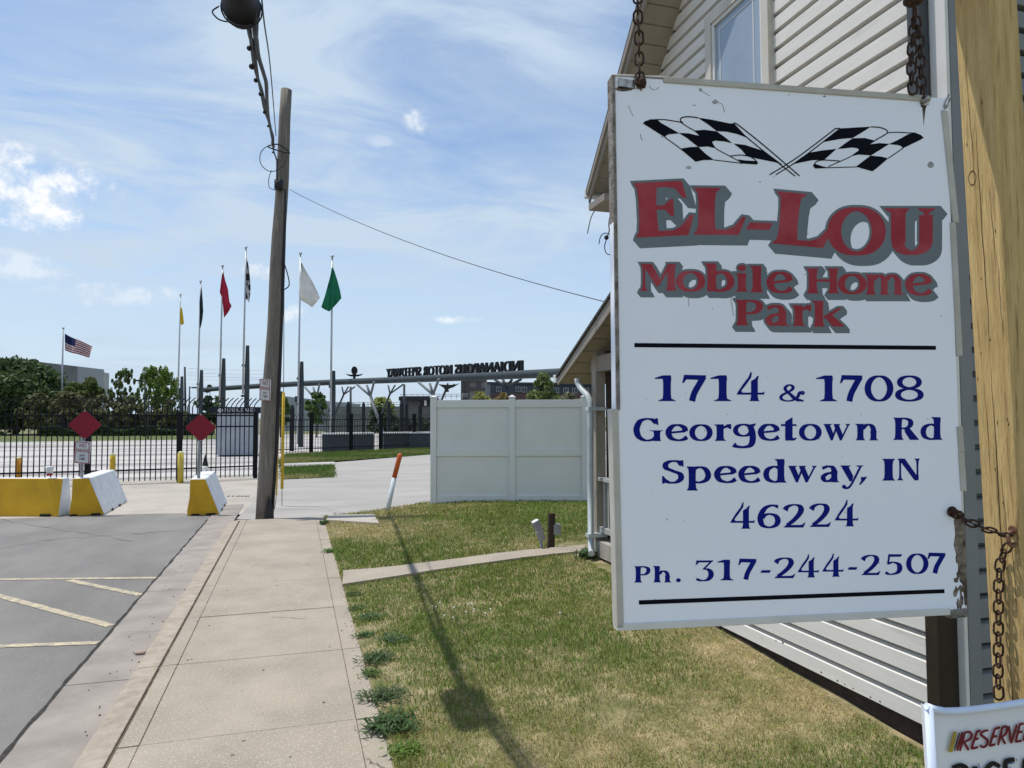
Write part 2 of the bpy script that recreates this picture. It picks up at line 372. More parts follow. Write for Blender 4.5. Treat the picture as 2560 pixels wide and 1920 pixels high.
def inpoly(x, y, poly):
    c = np.zeros(x.shape, bool); n = len(poly)
    for i in range(n):
        x1, y1 = poly[i][0], poly[i][1]; x2, y2 = poly[i-1][0], poly[i-1][1]
        if y1 == y2: continue
        t = ((y1 > y) != (y2 > y)) & (x < (x2-x1)*(y-y1)/(y2-y1)+x1); c ^= t
    return c
_gr = rng.random((4, 64, 64))
def vnoise(x, y, s, k=0):
    u = x*s+100; v = y*s+100; i = np.floor(u).astype(int); j = np.floor(v).astype(int); fu = u-i; fv = v-j
    fu = fu*fu*(3-2*fu); fv = fv*fv*(3-2*fv); g = _gr[k]; a = g[i % 64, j % 64]; b_ = g[(i+1) % 64, j % 64]; c_ = g[i % 64, (j+1) % 64]; d_ = g[(i+1) % 64, (j+1) % 64]
    return (a*(1-fu)+b_*fu)*(1-fv)+(c_*(1-fu)+d_*fu)*fv
HX, HY0, HY1 = 3.39, 2.98, 6.65
def lawn_blades(nn, x0, x1, y0, y1, hmin, hmax, wd):
    x = rng.uniform(x0, x1, nn); y = rng.uniform(y0, y1, nn)
    keep = ~inpoly(x, y, PATH) & ~inpoly(x, y, [(p.x, p.y) for p in pd])
    keep &= ~((x > HX-.03) & (y > HY0) & (y < 9.3)); keep &= (y < 14.35) | (y < 14.4+.33*(x-1.15)); keep &= (x > .9) | (y < 14.3)
    bare = vnoise(x, y, 2.2, 1)*.6+vnoise(x, y, 6, 2)*.4
    edge = np.clip((.98+.5*(vnoise(x, y, 1.6, 3)-.5)-x)/.3, 0, 1)*np.clip((8.2-y)/1.0, 0, 1)
    keep &= rng.random(nn) > edge*np.clip((bare-.30)*5, 0, 1)*.97
    spot = np.exp(-(((x-1.96)/.22)**2+((y-4.25)/.3)**2)); keep &= rng.random(nn) > spot*.75
    x, y = x[keep], y[keep]; return x, y
def make_blades(name, specs):
    Vs, Fs, Cs = [], [], []; base = 0
    for (dens, x0, x1, y0, y1, hmin, hmax, wd) in specs:
        nn = int(dens*(x1-x0)*(y1-y0)); x, y = lawn_blades(nn, x0, x1, y0, y1, hmin, hmax, wd); n = len(x)
        z = np.clip((x-.53)/2.97, 0, 1)*(.03+.055*np.clip(y-3.2, 0, 2.6))+.002
        dry = .50*vnoise(x, y, .55, 0)+.34*vnoise(x, y, 1.6, 1)+.22*vnoise(x, y, 5, 2)
        dry += .42*np.exp(-(((x-1.0)/.75)**2+((y-12.4)/1.3)**2)) + .16*np.exp(-(((x-1.9)/.7)**2+((y-4.0)/.8)**2)) + .55*np.clip((x-2.7)/.45, 0, 1)*np.clip((5.6-y)/.7, 0, 1)*np.clip((y-3.35)/.5, 0, 1)
        dry += .18*np.exp(-(((x-2.2)/.9)**2+((y-3.6)/.5)**2))
        dry -= .30*np.exp(-(((x-1.5)/.55)**2+((y-5.9)/.45)**2)) + .20*np.exp(-(((x-2.4)/1.2)**2+((y-7.2)/1.0)**2)) + .55*np.clip((3.75-y)/.7, 0, 1) + .15*np.clip((x-2.4), 0, 1)*np.clip(y-9.5, 0, 1)
        dry -= .38*np.exp(-(((x-.72)/.25)**2+((y-10.6)/.5)**2))
        t = np.clip((dry-.55)*2.5+.11+rng.normal(0, .36, n), 0, 1)
        lum = rng.uniform(.5, 1.5, n); g = np.stack([.150*lum*rng.uniform(.75,1.25,n), .225*lum, .044*lum*rng.uniform(.7,1.3,n)], 1)
        g[:, 0] += .03*vnoise(x, y, .9, 3); 
        ls = rng.uniform(.6, 1.3, n); s = np.stack([.48*ls, .40*ls, .185*ls], 1)
        c = g*(1-t[:, None])+s*t[:, None]
        h = rng.uniform(hmin, hmax, n)*(1-.45*t)*(.55+.5*vnoise(x, y, 3, 1)+.5*vnoise(x, y, 9, 2)); wdt = wd*rng.uniform(.7, 1.3, n)
        az = rng.uniform(0, 2*np.pi, n); bend = rng.uniform(.15, 1.1, n)*(1+.5*t); la = rng.uniform(0, 2*np.pi, n)
        wx, wy = np.cos(az)*wdt/2, np.sin(az)*wdt/2; lx, ly = np.cos(la)*h*bend, np.sin(la)*h*bend
        v = np.empty((n, 5, 3))
        v[:, 0] = np.stack([x-wx, y-wy, z], 1); v[:, 1] = np.stack([x+wx, y+wy, z], 1)
        v[:, 2] = np.stack([x+wx*.75+lx*.4, y+wy*.75+ly*.4, z+h*.62], 1); v[:, 3] = np.stack([x-wx*.75+lx*.4, y-wy*.75+ly*.4, z+h*.62], 1)
        v[:, 4] = np.stack([x+lx, y+ly, z+h*np.clip(1-.28*bend, .5, 1)], 1)
        Vs.append(v.reshape(-1, 3)); Cs.append(np.repeat(c, 5, 0)); i = base+np.arange(n)*5
        Fs.append((np.stack([i, i+1, i+2, i+3], 1), np.stack([i+3, i+2, i+4], 1))); base += n*5
    V = np.concatenate(Vs); Cc = np.concatenate(Cs); Q = np.concatenate([f[0] for f in Fs]); T = np.concatenate([f[1] for f in Fs])
    me = bpy.data.meshes.new(name); me.vertices.add(len(V)); me.vertices.foreach_set('co', V.astype(np.float32).ravel())
    me.loops.add(len(Q)*4+len(T)*3); me.polygons.add(len(Q)+len(T))
    me.loops.foreach_set('vertex_index', np.concatenate([Q.ravel(), T.ravel()]).astype(np.int32))
    me.polygons.foreach_set('loop_start', np.concatenate([np.arange(len(Q))*4, len(Q)*4+np.arange(len(T))*3]).astype(np.int32))
    me.update(calc_edges=True)
    a = me.color_attributes.new('tint', 'FLOAT_COLOR', 'POINT'); a.data.foreach_set('color', np.concatenate([Cc, np.ones((len(Cc), 1))], 1).astype(np.float32).ravel())
    me.materials.append(colattr_mat('grass_blade', .65, .3))
    o = bpy.data.objects.new(name, me); col.objects.link(o); return o
def blades_in(name, polys, dens, h, wd):
    X, Y = [], []
    for P in polys:
        q = [(p.x, p.y) for p in P]; xs = [a[0] for a in q]; ys_ = [a[1] for a in q]; n = int(dens*(max(xs)-min(xs))*(max(ys_)-min(ys_)))
        x = rng.uniform(min(xs)-.1, max(xs)+.1, n); y = rng.uniform(min(ys_)-.1, max(ys_)+.1, n); k = inpoly(x+rng.normal(0,.06,n), y+rng.normal(0,.06,n), q); X.append(x[k]); Y.append(y[k])
    x, y = np.concatenate(X), np.concatenate(Y); n = len(x); az = rng.uniform(0, 6.28, n); lum = rng.uniform(.6, 1.4, n); t = np.clip((vnoise(x, y, .5)-.45)*2+rng.normal(0,.25,n), 0, .9)[:, None]
    c = np.stack([.12*lum, .185*lum, .038*lum], 1)*(1-t)+np.stack([.40*lum, .34*lum, .15*lum], 1)*t; hh = h*rng.uniform(.6, 1.3, n); lx, ly = rng.normal(0, .4, (2, n))*h
    v = np.stack([np.stack([x-np.cos(az)*wd, y-np.sin(az)*wd, 0*x-.02], 1), np.stack([x+np.cos(az)*wd, y+np.sin(az)*wd, 0*x-.02], 1), np.stack([x+lx, y+ly, hh-.02], 1)], 1).reshape(-1, 3)
    me = bpy.data.meshes.new(name); me.vertices.add(len(v)); me.vertices.foreach_set('co', v.astype(np.float32).ravel()); me.loops.add(3*n); me.polygons.add(n)
    me.loops.foreach_set('vertex_index', np.arange(3*n, dtype=np.int32)); me.polygons.foreach_set('loop_start', np.arange(n, dtype=np.int32)*3); me.update(calc_edges=True)
    a = me.color_attributes.new('tint', 'FLOAT_COLOR', 'POINT'); a.data.foreach_set('color', np.repeat(np.concatenate([c, np.ones((n, 1))], 1), 3, 0).astype(np.float32).ravel())
    me.materials.append(colattr_mat('grass_blade', .65, .3)); o = bpy.data.objects.new(name, me); col.objects.link(o); return stuff(o)
vg = blades_in('verge_grass', [[G(690,1160,-.01),G(835,1152,-.01),G(1090,1135,-.01),G(1110,1118,-.01),G(1074,1120,-.01),G(715,1136,-.01)], [G(705,1197,-.005),G(836,1192,-.005),G(832,1163,-.005),G(705,1168,-.005)]], 420, .10, .018)
vg['label'] = 'mown grass on the strips beside the far driveway'
gr = make_blades('grass', [(9500,.53,3.5,1.9,4.4,.018,.044,.0040),(6500,.53,3.5,4.4,6.6,.018,.046,.0050),(3600,.53,3.7,6.6,9.0,.02,.048,.007),(2200,.53,6.6,9.0,12,.03,.065,.009),(1500,.53,7.5,12,15.6,.03,.07,.012)])
stuff(gr); gr['label'] = 'patchy green and straw coloured lawn grass beside the pavement'

b = MB()
for i, (px, wd_) in enumerate(((567,7),(579,6),(590,9),(601,6),(610,7),(618,5))):
    a_, c_ = G(px, 1241, ZR+.002), G(px+wd_, 1240.6, ZR+.002); b.face([a_, c_, c_+Vector((0,.16,0)), a_+Vector((0,.16,0))])
struct(b.build('drain_slots', mat('slot_dark', (.02,.018,.016), rough=.95), fixn=False))
# ------------------------------------------------------------------ house
def VPL(px, py, P0, N):
    d = ray(px, py); return O + d*((Vector(P0)-O).dot(N)/d.dot(N))
siding = mat('vinyl_siding', (.74,.71,.655), (.68,.65,.60), 3, .55, bump=.12, bscale=60, stretch=(1,1,8), spec=.3, c3=(.50,.48,.42), s3=1.3, lo3=.62, hi3=.8)
trimw = mat('trim_beige', (.60,.56,.49), (.52,.48,.42), 4, .5)
brownt = mat('soffit_tan', (.33,.285,.225), (.28,.24,.19), 5, .6)
fasciam = mat('fascia_taupe', (.29,.25,.21), (.24,.21,.18), 5, .55)
shingle = mat('shingles', (.055,.052,.05), (.10,.095,.09), 18, .95, bump=1, bscale=60)
brick = mat('foundation_brick', (.065,.045,.036), (.04,.03,.026), 14, .95, bump=1, bscale=50)
gutw = mat('gutter_white', (.66,.68,.68), (.58,.60,.60), 5, .4)
dkgrey = mat('downspout_grey', (.065,.07,.078), (.055,.06,.066), 4, .45)
dkbrown = mat('pipe_brown', (.032,.024,.016), (.024,.018,.013), 6, .5)
X0, Y0, Y1, ZB, EC = 3.39, 2.98, 6.65, .175, .131
YA, ZE, SL = 3.95, 4.39, 1.09
YN = 2.58
ZA = ZE+SL*(7.05-YA)
house = thing('house', (X0, 4.8, .1), 'two storey house with cream lap siding and a steep gable, behind the hanging sign', 'house')
b = MB()
k = 0
while ZB+k*EC < ZA-.35:
    z = ZB+k*EC
    if z < 4.15: ya, yb = Y0+.08, Y1
    else: ya, yb = max(Y0+.08, 2*YA-7.05+(z-ZE+.1)/SL+.02), min(Y1, 7.05-(z-ZE+.1)/SL-.02)
    prof = [(-.05,0),(.0165,0.0),(.0160,.70*EC),(.0140,.725*EC),(-.018,.80*EC),(-.05,.805*EC),(-.05,EC)]
    for (d0, h0), (d1, h1) in zip(prof, prof[1:]):
        b.face([(X0-d0,ya,z+h0),(X0-d0,yb,z+h0),(X0-d1,yb,z+h1),(X0-d1,ya,z+h1)])
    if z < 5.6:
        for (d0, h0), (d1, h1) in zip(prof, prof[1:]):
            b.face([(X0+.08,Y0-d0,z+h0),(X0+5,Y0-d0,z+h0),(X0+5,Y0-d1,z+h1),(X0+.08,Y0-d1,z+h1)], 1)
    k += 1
b.build('wall_siding', [siding, mat('siding_shade_grey', (.20,.21,.215), (.18,.19,.195), 3, .55)], house, fixn=False)  # near-side wall: siding colour darkened to paint in the shade there
b = MB()
b.prism([(X0+.06,Y0+.06,ZB),(X0+.06,Y1,ZB),(X0+.06,Y1,4.6),(X0+.06,YA,ZA-.2),(X0+.06,Y0+.06,6.3)], (5,0,0))
b.build('wall', trimw, house)
b = MB(); r6 = random.Random(3)
for (px, py, s) in ((1957,1606,.011),(1940,1601,.006),(2053,1681,.008),(2094,1702,.007),(2112,1711,.006),(2133,1721,.006),(2176,1743,.006),(2200,1754,.007),(1905,1595,.005)):
    c = PX(px, py, X0-.0168)
    if c.z < ZB: c.z = ZB+.012
    b.face([c+Vector((0,s*r6.uniform(.6,1.5)*math.cos(a),s*r6.uniform(.5,1.1)*math.sin(a))) for a in [2*math.pi*i/8 for i in range(8)]])
b.build('siding_chip', mat('chip_dark', (.03,.028,.025), rough=.8), house, fixn=False)
b = MB(); b.box((X0-.024,Y0-.02,ZB-.01),(X0-.0,Y0+.085,6.1)); b.box((X0+.001,Y0-.024,ZB-.012),(X0+.085,Y0+.06,6.1),1); b.build('corner_board', [mat('corner_trim', (.68,.67,.64), (.62,.61,.58), 3, .5), mat('corner_shade_grey', (.21,.22,.225), (.19,.20,.205), 3, .5)], house, bevel=.004)  # second material: trim greyed, the shade of this side put into its colour
b = MB(); b.box((X0+.03,Y0+.03,-.4),(X0+5,Y1,ZB+.02)); b.build('foundation', brick, house)
# roof: two slopes, rake boards, soffit boards
b = MB()
for s in (1, -1):
    E_ = 7.10 if s == 1 else YA+(YA-2.58)
    zf_ = ZA-SL*(E_-YA)
    def yy(y): return YA+s*(y-YA)
    b.prism([(2.985,yy(E_),zf_-.03),(2.985,yy(YA),ZA+.02),(2.985,yy(YA),ZA+.07),(2.985,yy(E_),zf_+.02)], (6,0,0))
rf = b.build('roof', shingle, house)
b = MB()
for s in (1, -1):
    def yy(y): return YA+s*(y-YA)
    E_ = 7.06 if s == 1 else YA+(YA-2.58)
    zf_ = ZA-SL*(E_-YA)
    for (x, dep, o_) in ((3.0,.12,0),(2.978,.05,.0)):
        b.prism([(x,yy(E_),zf_-.034+o_),(x,yy(YA),ZA+.014),(x,yy(YA),ZA-.02-dep*1.35),(x,yy(E_),zf_-.04-dep*1.15)], (.022,0,0))
b.build('rake_board', fasciam, house)
b = MB()
nb = 27
for s in (1, -1):
    def yy(y): return YA+s*(y-YA)
    L = (7.05-YA) if s == 1 else YA-2.58
    for i in range(nb if s == 1 else 12):
        nb = 27 if s == 1 else 12
        a, c = (YA+L)-.03-L*i/nb-.005, (YA+L)-.03-L*(i+1)/nb+.005
        zf = lambda y: ZE+SL*(7.05-y)-.115
        b.prism([(3.02,yy(a),zf(a)),(3.02,yy(c),zf(c)),(3.02,yy(c),zf(c)+.02),(3.02,yy(a),zf(a)+.02)], (.37,0,0))
b.build('soffit', brownt, house)
b = MB(); b.box((3.0,7.06,ZE-.10),(8,7.19,ZE+.0)); b.build('gutter', gutw, house, bevel=.01)
b = MB(); b.box((3.0,6.65,ZE-.27),(8,7.055,ZE-.20)); b.build('eave_return', fasciam, house)
# window in the gable
wy0, wy1 = PX(1926,110,X0-.04).y, PX(1765.5,49,X0-.04).y; wt = PX(1765.5,49,X0-.04).z; wb = 4.02
b = MB(); fw = .085
def ring(b, x0, x1, ya, yb, za, zb, t, mi=0):
    b.box((x0,ya,za),(x1,yb,za+t),mi); b.box((x0,ya,zb-t),(x1,yb,zb),mi); b.box((x0,ya,za+t),(x1,ya+t,zb-t),mi); b.box((x0,yb-t,za+t),(x1,yb,zb-t),mi)
ring(b, X0-.060, X0+.002, wy0, wy1, wb, wt, fw)
win = b.build('window', trimw, house, bevel=.004)
b = MB(); ring(b, X0-.044, X0+.001, wy0+fw+.001, wy1-fw-.001, wb+fw, wt-fw, .032); b.build('sash', mat('sash_white', (.72,.72,.70), rough=.4), win, bevel=.003)
def glass_mat():
    m = mat('window_glass', (.30,.36,.42), (.24,.30,.36), 2, .04, spec=.9); return m
b = MB(); b.face([(X0-.026,wy0+.1,wb+.1),(X0-.026,wy1-.1,wb+.1),(X0-.026,wy1-.1,wt-.1),(X0-.026,wy0+.1,wt-.1)]); b.build('pane', glass_mat(), win)
b = MB(); ring(b, X0-.0285, X0-.027, wy0+.21, wy1-.17, wb+.15, wt-.17, .018); b.build('blind_edge', mat('blind', (.55,.58,.60), rough=.5), win)
# downspout at the near corner and the dark pipe below
b = MB()
b.box((X0-.095,3.065,1.0),(X0-.02,3.15,6.1))
b.build('downspout', dkgrey, house, bevel=.012)
b = MB(); b.box((X0-.155,3.0,ZB-.15),(X0-.021,3.09,1.32)); b.build('drain_pipe', dkbrown, house, bevel=.012)
# porch wing on the far side
XR = 3.35; XP = 3.62
A = PX(1394,938,XR); B = PX(1531,728,XR); dv = (B-A); top = A+dv*1.35; 
porch_y = A.y
b = MB(); b.prism([A+Vector((-.02,.03,0)), top+Vector((-.02,0,0)), top+Vector((-.02,0,-.035)), A+Vector((-.02,.03,-.035))], (4,0,0)); b.build('porch_roof', shingle, house)
b = MB(); b.prism([A+Vector((0,0,-.04)), top+Vector((0,0,-.04)), top+Vector((0,0,-.21)), A+Vector((0,.0,-.13)), A+Vector((0,0,-.10))], (.022,0,0)); b.build('porch_rake_board', fasciam, house)
b = MB(); npz = 9
for i in range(npz):
    p, q = A.lerp(top, (i+.06)/npz), A.lerp(top, (i+.97)/npz)
    b.prism([p+Vector((.024,0,-.12)), q+Vector((.024,0,-.12)), q+Vector((.024,0,-.105)), p+Vector((.024,0,-.105))], (1.6,0,0))
b.build('porch_soffit', brownt, house)
b = MB(); b.box((XR-.02, A.y+.02, A.z-.10),(XR+4, A.y+.13, A.z+.01)); b.build('porch_gutter', gutw, house, bevel=.01)
pp = PX(1499,1340,XP); dz0 = PX(1483,1345,XP-.06).z; ptop = A.z-.02
b = MB(); b.box((XP-.065,pp.y-.065,dz0),(XP+.065,pp.y+.065,ptop+.3)); b.box((XP-.08,pp.y-.08,dz0),(XP+.08,pp.y+.08,dz0+.05)); b.build('porch_post', mat('post_taupe', (.36,.32,.27), (.30,.265,.225), 4, .6), house, bevel=.006)
b = MB(); b.box((XP-.055,pp.y-2.6,ptop+.02),(XP+.055,pp.y+.13,ptop+.22)); b.build('porch_beam', fasciam, house, bevel=.005)
dy1 = PX(1481,1345,XP-.08).y
b = MB(); b.box((XP-.08,dy1-2.6,dz0-.20),(6.5,dy1,dz0)); b.build('porch_deck', mat('deck_boards', (.40,.37,.32), (.32,.29,.25), 6, .7), house, bevel=.008)
b = MB(); b.box((XP+.02,dy1-2.5,-.2),(6.4,dy1-.05,dz0-.195)); b.build('porch_skirt', mat('skirt_dark', (.07,.065,.06), rough=.9), house)
zr1 = PX(1516,1195,XP).z; zr0 = PX(1516,1340,XP).z+.03
b = MB(); b.box((XP-.05,pp.y-2.2,zr1-.045),(XP+.05,pp.y-.07,zr1)); b.box((XP-.035,pp.y-2.2,zr0),(XP+.035,pp.y-.07,zr0+.07))
for i in range(17): b.box((XP-.018,pp.y-.18-.12*i-.018,zr0+.06),(XP+.018,pp.y-.18-.12*i+.018,zr1-.04))
b.build('porch_railing', mat('rail_grey', (.42,.42,.40), (.36,.36,.345), 5, .6), house, bevel=.004)
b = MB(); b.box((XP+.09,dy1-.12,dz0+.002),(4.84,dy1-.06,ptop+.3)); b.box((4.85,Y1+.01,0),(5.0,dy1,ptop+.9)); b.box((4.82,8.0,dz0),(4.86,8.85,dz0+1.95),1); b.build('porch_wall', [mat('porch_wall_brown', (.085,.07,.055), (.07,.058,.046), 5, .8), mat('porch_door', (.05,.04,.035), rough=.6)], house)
dsp = [PX(1443,946,XP-.2), PX(1444,957,XP-.19), PX(1455,975,XP-.18), PX(1468,988,XP-.17), PX(1475.5,1003,XP-.16), PX(1476,1030,XP-.16), PX(1476,1200,XP-.16), PX(1477,1372,XP-.16), PX(1479,1384,XP-.2)]
b = MB(); b.tube(dsp, [.038]*len(dsp), 8); 
for y in (1022, 1338): p = PX(1476,y,XP-.16); b.box((p.x-.045,p.y-.05,p.z-.022),(p.x+.2,p.y+.05,p.z+.022))
b.build('porch_downspout', mat('downspout_pale', (.50,.55,.57), (.42,.465,.48), 5, .4), house)

# ------------------------------------------------------------------ loose cables on the house corner
b = MB(); zc = lambda u, v: PX(1440+.2048*u, 420+.2048*v, 3.37)
def smooth(P, n=5):
    P = [Vector(p) for p in P]; out = []
    for i in range(len(P)-1):
        p0, p1, p2, p3 = P[max(i-1,0)], P[i], P[i+1], P[min(i+2,len(P)-1)]
        for k in range(n):
            t = k/n; out.append(.5*((2*p1)+(-p0+p2)*t+(2*p0-5*p1+4*p2-p3)*t*t+(-p0+3*p1-3*p2+p3)*t**3))
    return out+[P[-1]]
for pts in ([(470,260),(405,300),(378,370),(395,402),(470,400)], [(480,350),(420,375),(370,405),(240,510),(180,620),(140,800)], [(480,500),(425,560),(400,680),(405,760),(380,850),(350,950),(370,1040),(425,1060),(480,1062)], [(470,830),(425,815),(350,795),(300,840),(280,930)]):
    b.tube(smooth([zc(*p) for p in pts]), .006, 5)
b.sphere(zc(372,848), .028, 8, 6)
tag(b.build('loose_cable', mat('cable_black', (.03,.03,.035), rough=.5)), 'loose black cable ends dangling from the house corner beside the sign', 'cable')

# ------------------------------------------------------------------ white vinyl privacy fence
vin = mat('white_vinyl', (.69,.71,.695), (.655,.675,.66), 2, .35, spec=.5)
FL, FR = G(1084,1264,.09), G(1461,1260,.12); fd = (FR-FL).normalized(); fn_ = Vector((-fd.y, fd.x, 0))
if fn_.y > 0: fn_ = -fn_
def FP(px, py): return VPL(px, py, FL, fn_)
fz = lambda px, py: FP(px, py).z
vf = thing('vinyl_fence', FL, 'tall white vinyl privacy fence of two panels between the driveway and the porch', 'fence')
def alongbox(b, s0, s1, z0, z1, t0, t1, mi=0):
    Mx = Matrix(((fd.x, fn_.x, 0, FL.x),(fd.y, fn_.y, 0, FL.y),(0,0,1,0),(0,0,0,1))); b.box((s0,t0,z0),(s1,t1,z1),mi,Mx)
sM = (FP(1279,1100)-FL).dot(fd); sR = (FP(1460,1100)-FL).dot(fd)
zt = fz(1180,1000); zp = fz(1084,995)
for s in (0, sM, sR):
    b = MB(); alongbox(b, s-.062, s+.062, -.1, zp, -.062, .062); po = b.build('post', vin, vf, bevel=.008)
    b = MB(); s0 = s
    Mx = Matrix(((fd.x, fn_.x, 0, FL.x+fd.x*s),(fd.y, fn_.y, 0, FL.y+fd.y*s),(0,0,1,zp),(0,0,0,1)))
    b.box((-.075,-.075,0),(.075,.075,.022),0,Mx)
    q = [Mx @ Vector(v) for v in ((-.07,-.07,.022),(.07,-.07,.022),(.07,.07,.022),(-.07,.07,.022))]; ap = Mx @ Vector((0,0,.06))
    for i in range(4): b.face([q[i], q[(i+1)%4], ap])
    b.build('post_cap', vin, po, bevel=.004)
for a, c in ((.062, sM-.062), (sM+.062, sR-.062)):
    b = MB()
    for zz0, zz1 in ((zt-.155, zt), (fz(1180,1140), fz(1180,1122)), (.12, .30)): alongbox(b, a, c, zz0, zz1, -.028, .045)
    nbd = 1
    for i in range(nbd):
        s0, s1 = a+(c-a)*i/nbd, a+(c-a)*(i+1)/nbd; alongbox(b, s0+.001, s1-.001, .16, zt-.05, -.012, .018)
    b.build('panel', vin, vf, bevel=.003)

# ------------------------------------------------------------------ orange topped marker post
a = G(963,1283,.0); c = PY(1001,1134, a.y-.1)
mk = thing('marker_post', a, 'leaning white utility marker post with an orange top at the driveway edge', 'marker post')
mid = a.lerp(c, .60)
b = MB(); b.tube([a-Vector((0,0,.2)), mid], .047, 12); b.build('tube', mat('marker_white', (.62,.66,.68), (.54,.58,.60), 5, .4), mk)
b = MB(); pts = [mid, a.lerp(c,.97), a.lerp(c,.985), c]; b.tube(pts, [.049,.049,.042,.02], 12); b.build('cap', mat('marker_orange', (.62,.13,.035), (.50,.10,.03), 8, .4), mk)

# ------------------------------------------------------------------ garden lights: flood lamp on a stake, short timber with outlet box
bz = GL(1376,1371)
st = thing('timber_stake', bz, 'short dark timber stake with a grey outlet box in the grass near the porch', 'stake')
tp = PY(1379,1283,bz.y)
b = MB(); b.obox(bz-Vector((0,0,.2)), tp, .085, .075, upv=(0,1,0)); b.build('stake', mat('old_timber', (.075,.055,.035), (.045,.033,.022), 14, .9, bump=1, bscale=30, stretch=(4,4,.6)), st, bevel=.006)
p = PY(1390,1323,bz.y); b = MB(); b.box((p.x-.045,p.y-.05,p.z-.07),(p.x+.055,p.y+.05,p.z+.07)); b.build('outlet_box', mat('outlet_grey', (.32,.33,.33), rough=.5), st, bevel=.012)
lz = GL(1358,1373)
fl = thing('flood_light', lz, 'small white two headed flood light tilted on a stake in the grass', 'garden light')
b = MB(); b.tube([lz-Vector((0,0,.1)), PY(1352,1352,lz.y)], .02, 8); b.build('stake', MATS['outlet_grey'], fl)
for (q0, q1, wd_) in (((1357,1350),(1347,1328),.085), ((1349,1327),(1338,1304),.095)):
    a_, c_ = PY(*q0, lz.y), PY(*q1, lz.y); b = MB(); b.obox(a_, c_, wd_, .09, upv=(0,1,0)); b.obox(c_-(c_-a_)*.04, c_+(c_-a_)*.12, wd_*.94, .085, 1, upv=(0,1,0))
    b.build('lamp_head', [mat('lamp_grey', (.30,.30,.33), rough=.5), mat('lamp_white', (.8,.8,.8), rough=.4)], fl, bevel=.01)
# ------------------------------------------------------------------ hanging sign
PL_, PR_ = D(1535,880,1.73), D(2392,890,1.86)
su = (PR_-PL_); su.z = 0; su.normalize(); sn = Vector((su.y, -su.x, 0))
if sn.y > 0: sn = -sn
def S(px, py, off=0.0):
    return VPL(px, py, PL_+sn*off, sn)
cTL, cTR, cBR, cBL = S(1530,190), S(2366,246), S(2413,1532), S(1544,1572)
hs = thing('hanging_sign', cBL, 'large white hanging sign with crossed checkered flags and red and blue lettering', 'sign')
def sign_mat():
    m = mat('sign_white', (.83,.86,.93), (.80,.83,.905), 1.2, .38, spec=.45, c3=(.68,.68,.675), s3=5, lo3=.68, hi3=.82); return m
TH = .032
b = MB(); b.prism([cTL, cTR, cBR, cBL], -sn*TH)
b.build('panel', sign_mat(), hs)
trim = mat('sign_trim', (.50,.485,.43), (.40,.38,.33), 9, .5, c3=(.25,.2,.15), s3=14, lo3=.66, hi3=.8)
trimd = mat('sign_trim_bare', (.13,.11,.085), (.33,.31,.28), 30, .8, bump=1, bscale=90)
def strip(p0, p1, inw, m, name='edge_trim', out=.004, back=TH+.004):
    """a channel along a sign edge, from pixel p0 to p1; inw: pixel offset towards the panel"""
    q = [S(*p0), S(*p1), S(p1[0]+inw[0], p1[1]+inw[1]), S(p0[0]+inw[0], p0[1]+inw[1])]
    b = MB(); b.prism([x+sn*out for x in q], -sn*(out+back)); return b.build(name, m, hs, bevel=.0015, seg=1)
strip((1656,192),(2322,240),(2,15),trim)
strip((1528,186),(1656,191),(0,4),mat('sign_edge_white', (.66,.66,.63), rough=.45))
strip((1528,188),(1541,1025),(9,0),trimd)
strip((1528,1022),(1542,1570),(17,0),trim)
strip((1543,1559),(2374,1519),(0,18),mat('sign_edge_white', (.66,.66,.63), rough=.45))
strip((2352,276),(2381,556),(15,2),trim); strip((2374,556),(2391,890),(14,0),trim); strip((2391,1066),(2396,1130),(14,0),trim); strip((2395,1130),(2401,1228),(14,0),trim)
strip((2374,1524),(2416,1520),(0,22),trimd)
BO = [0]
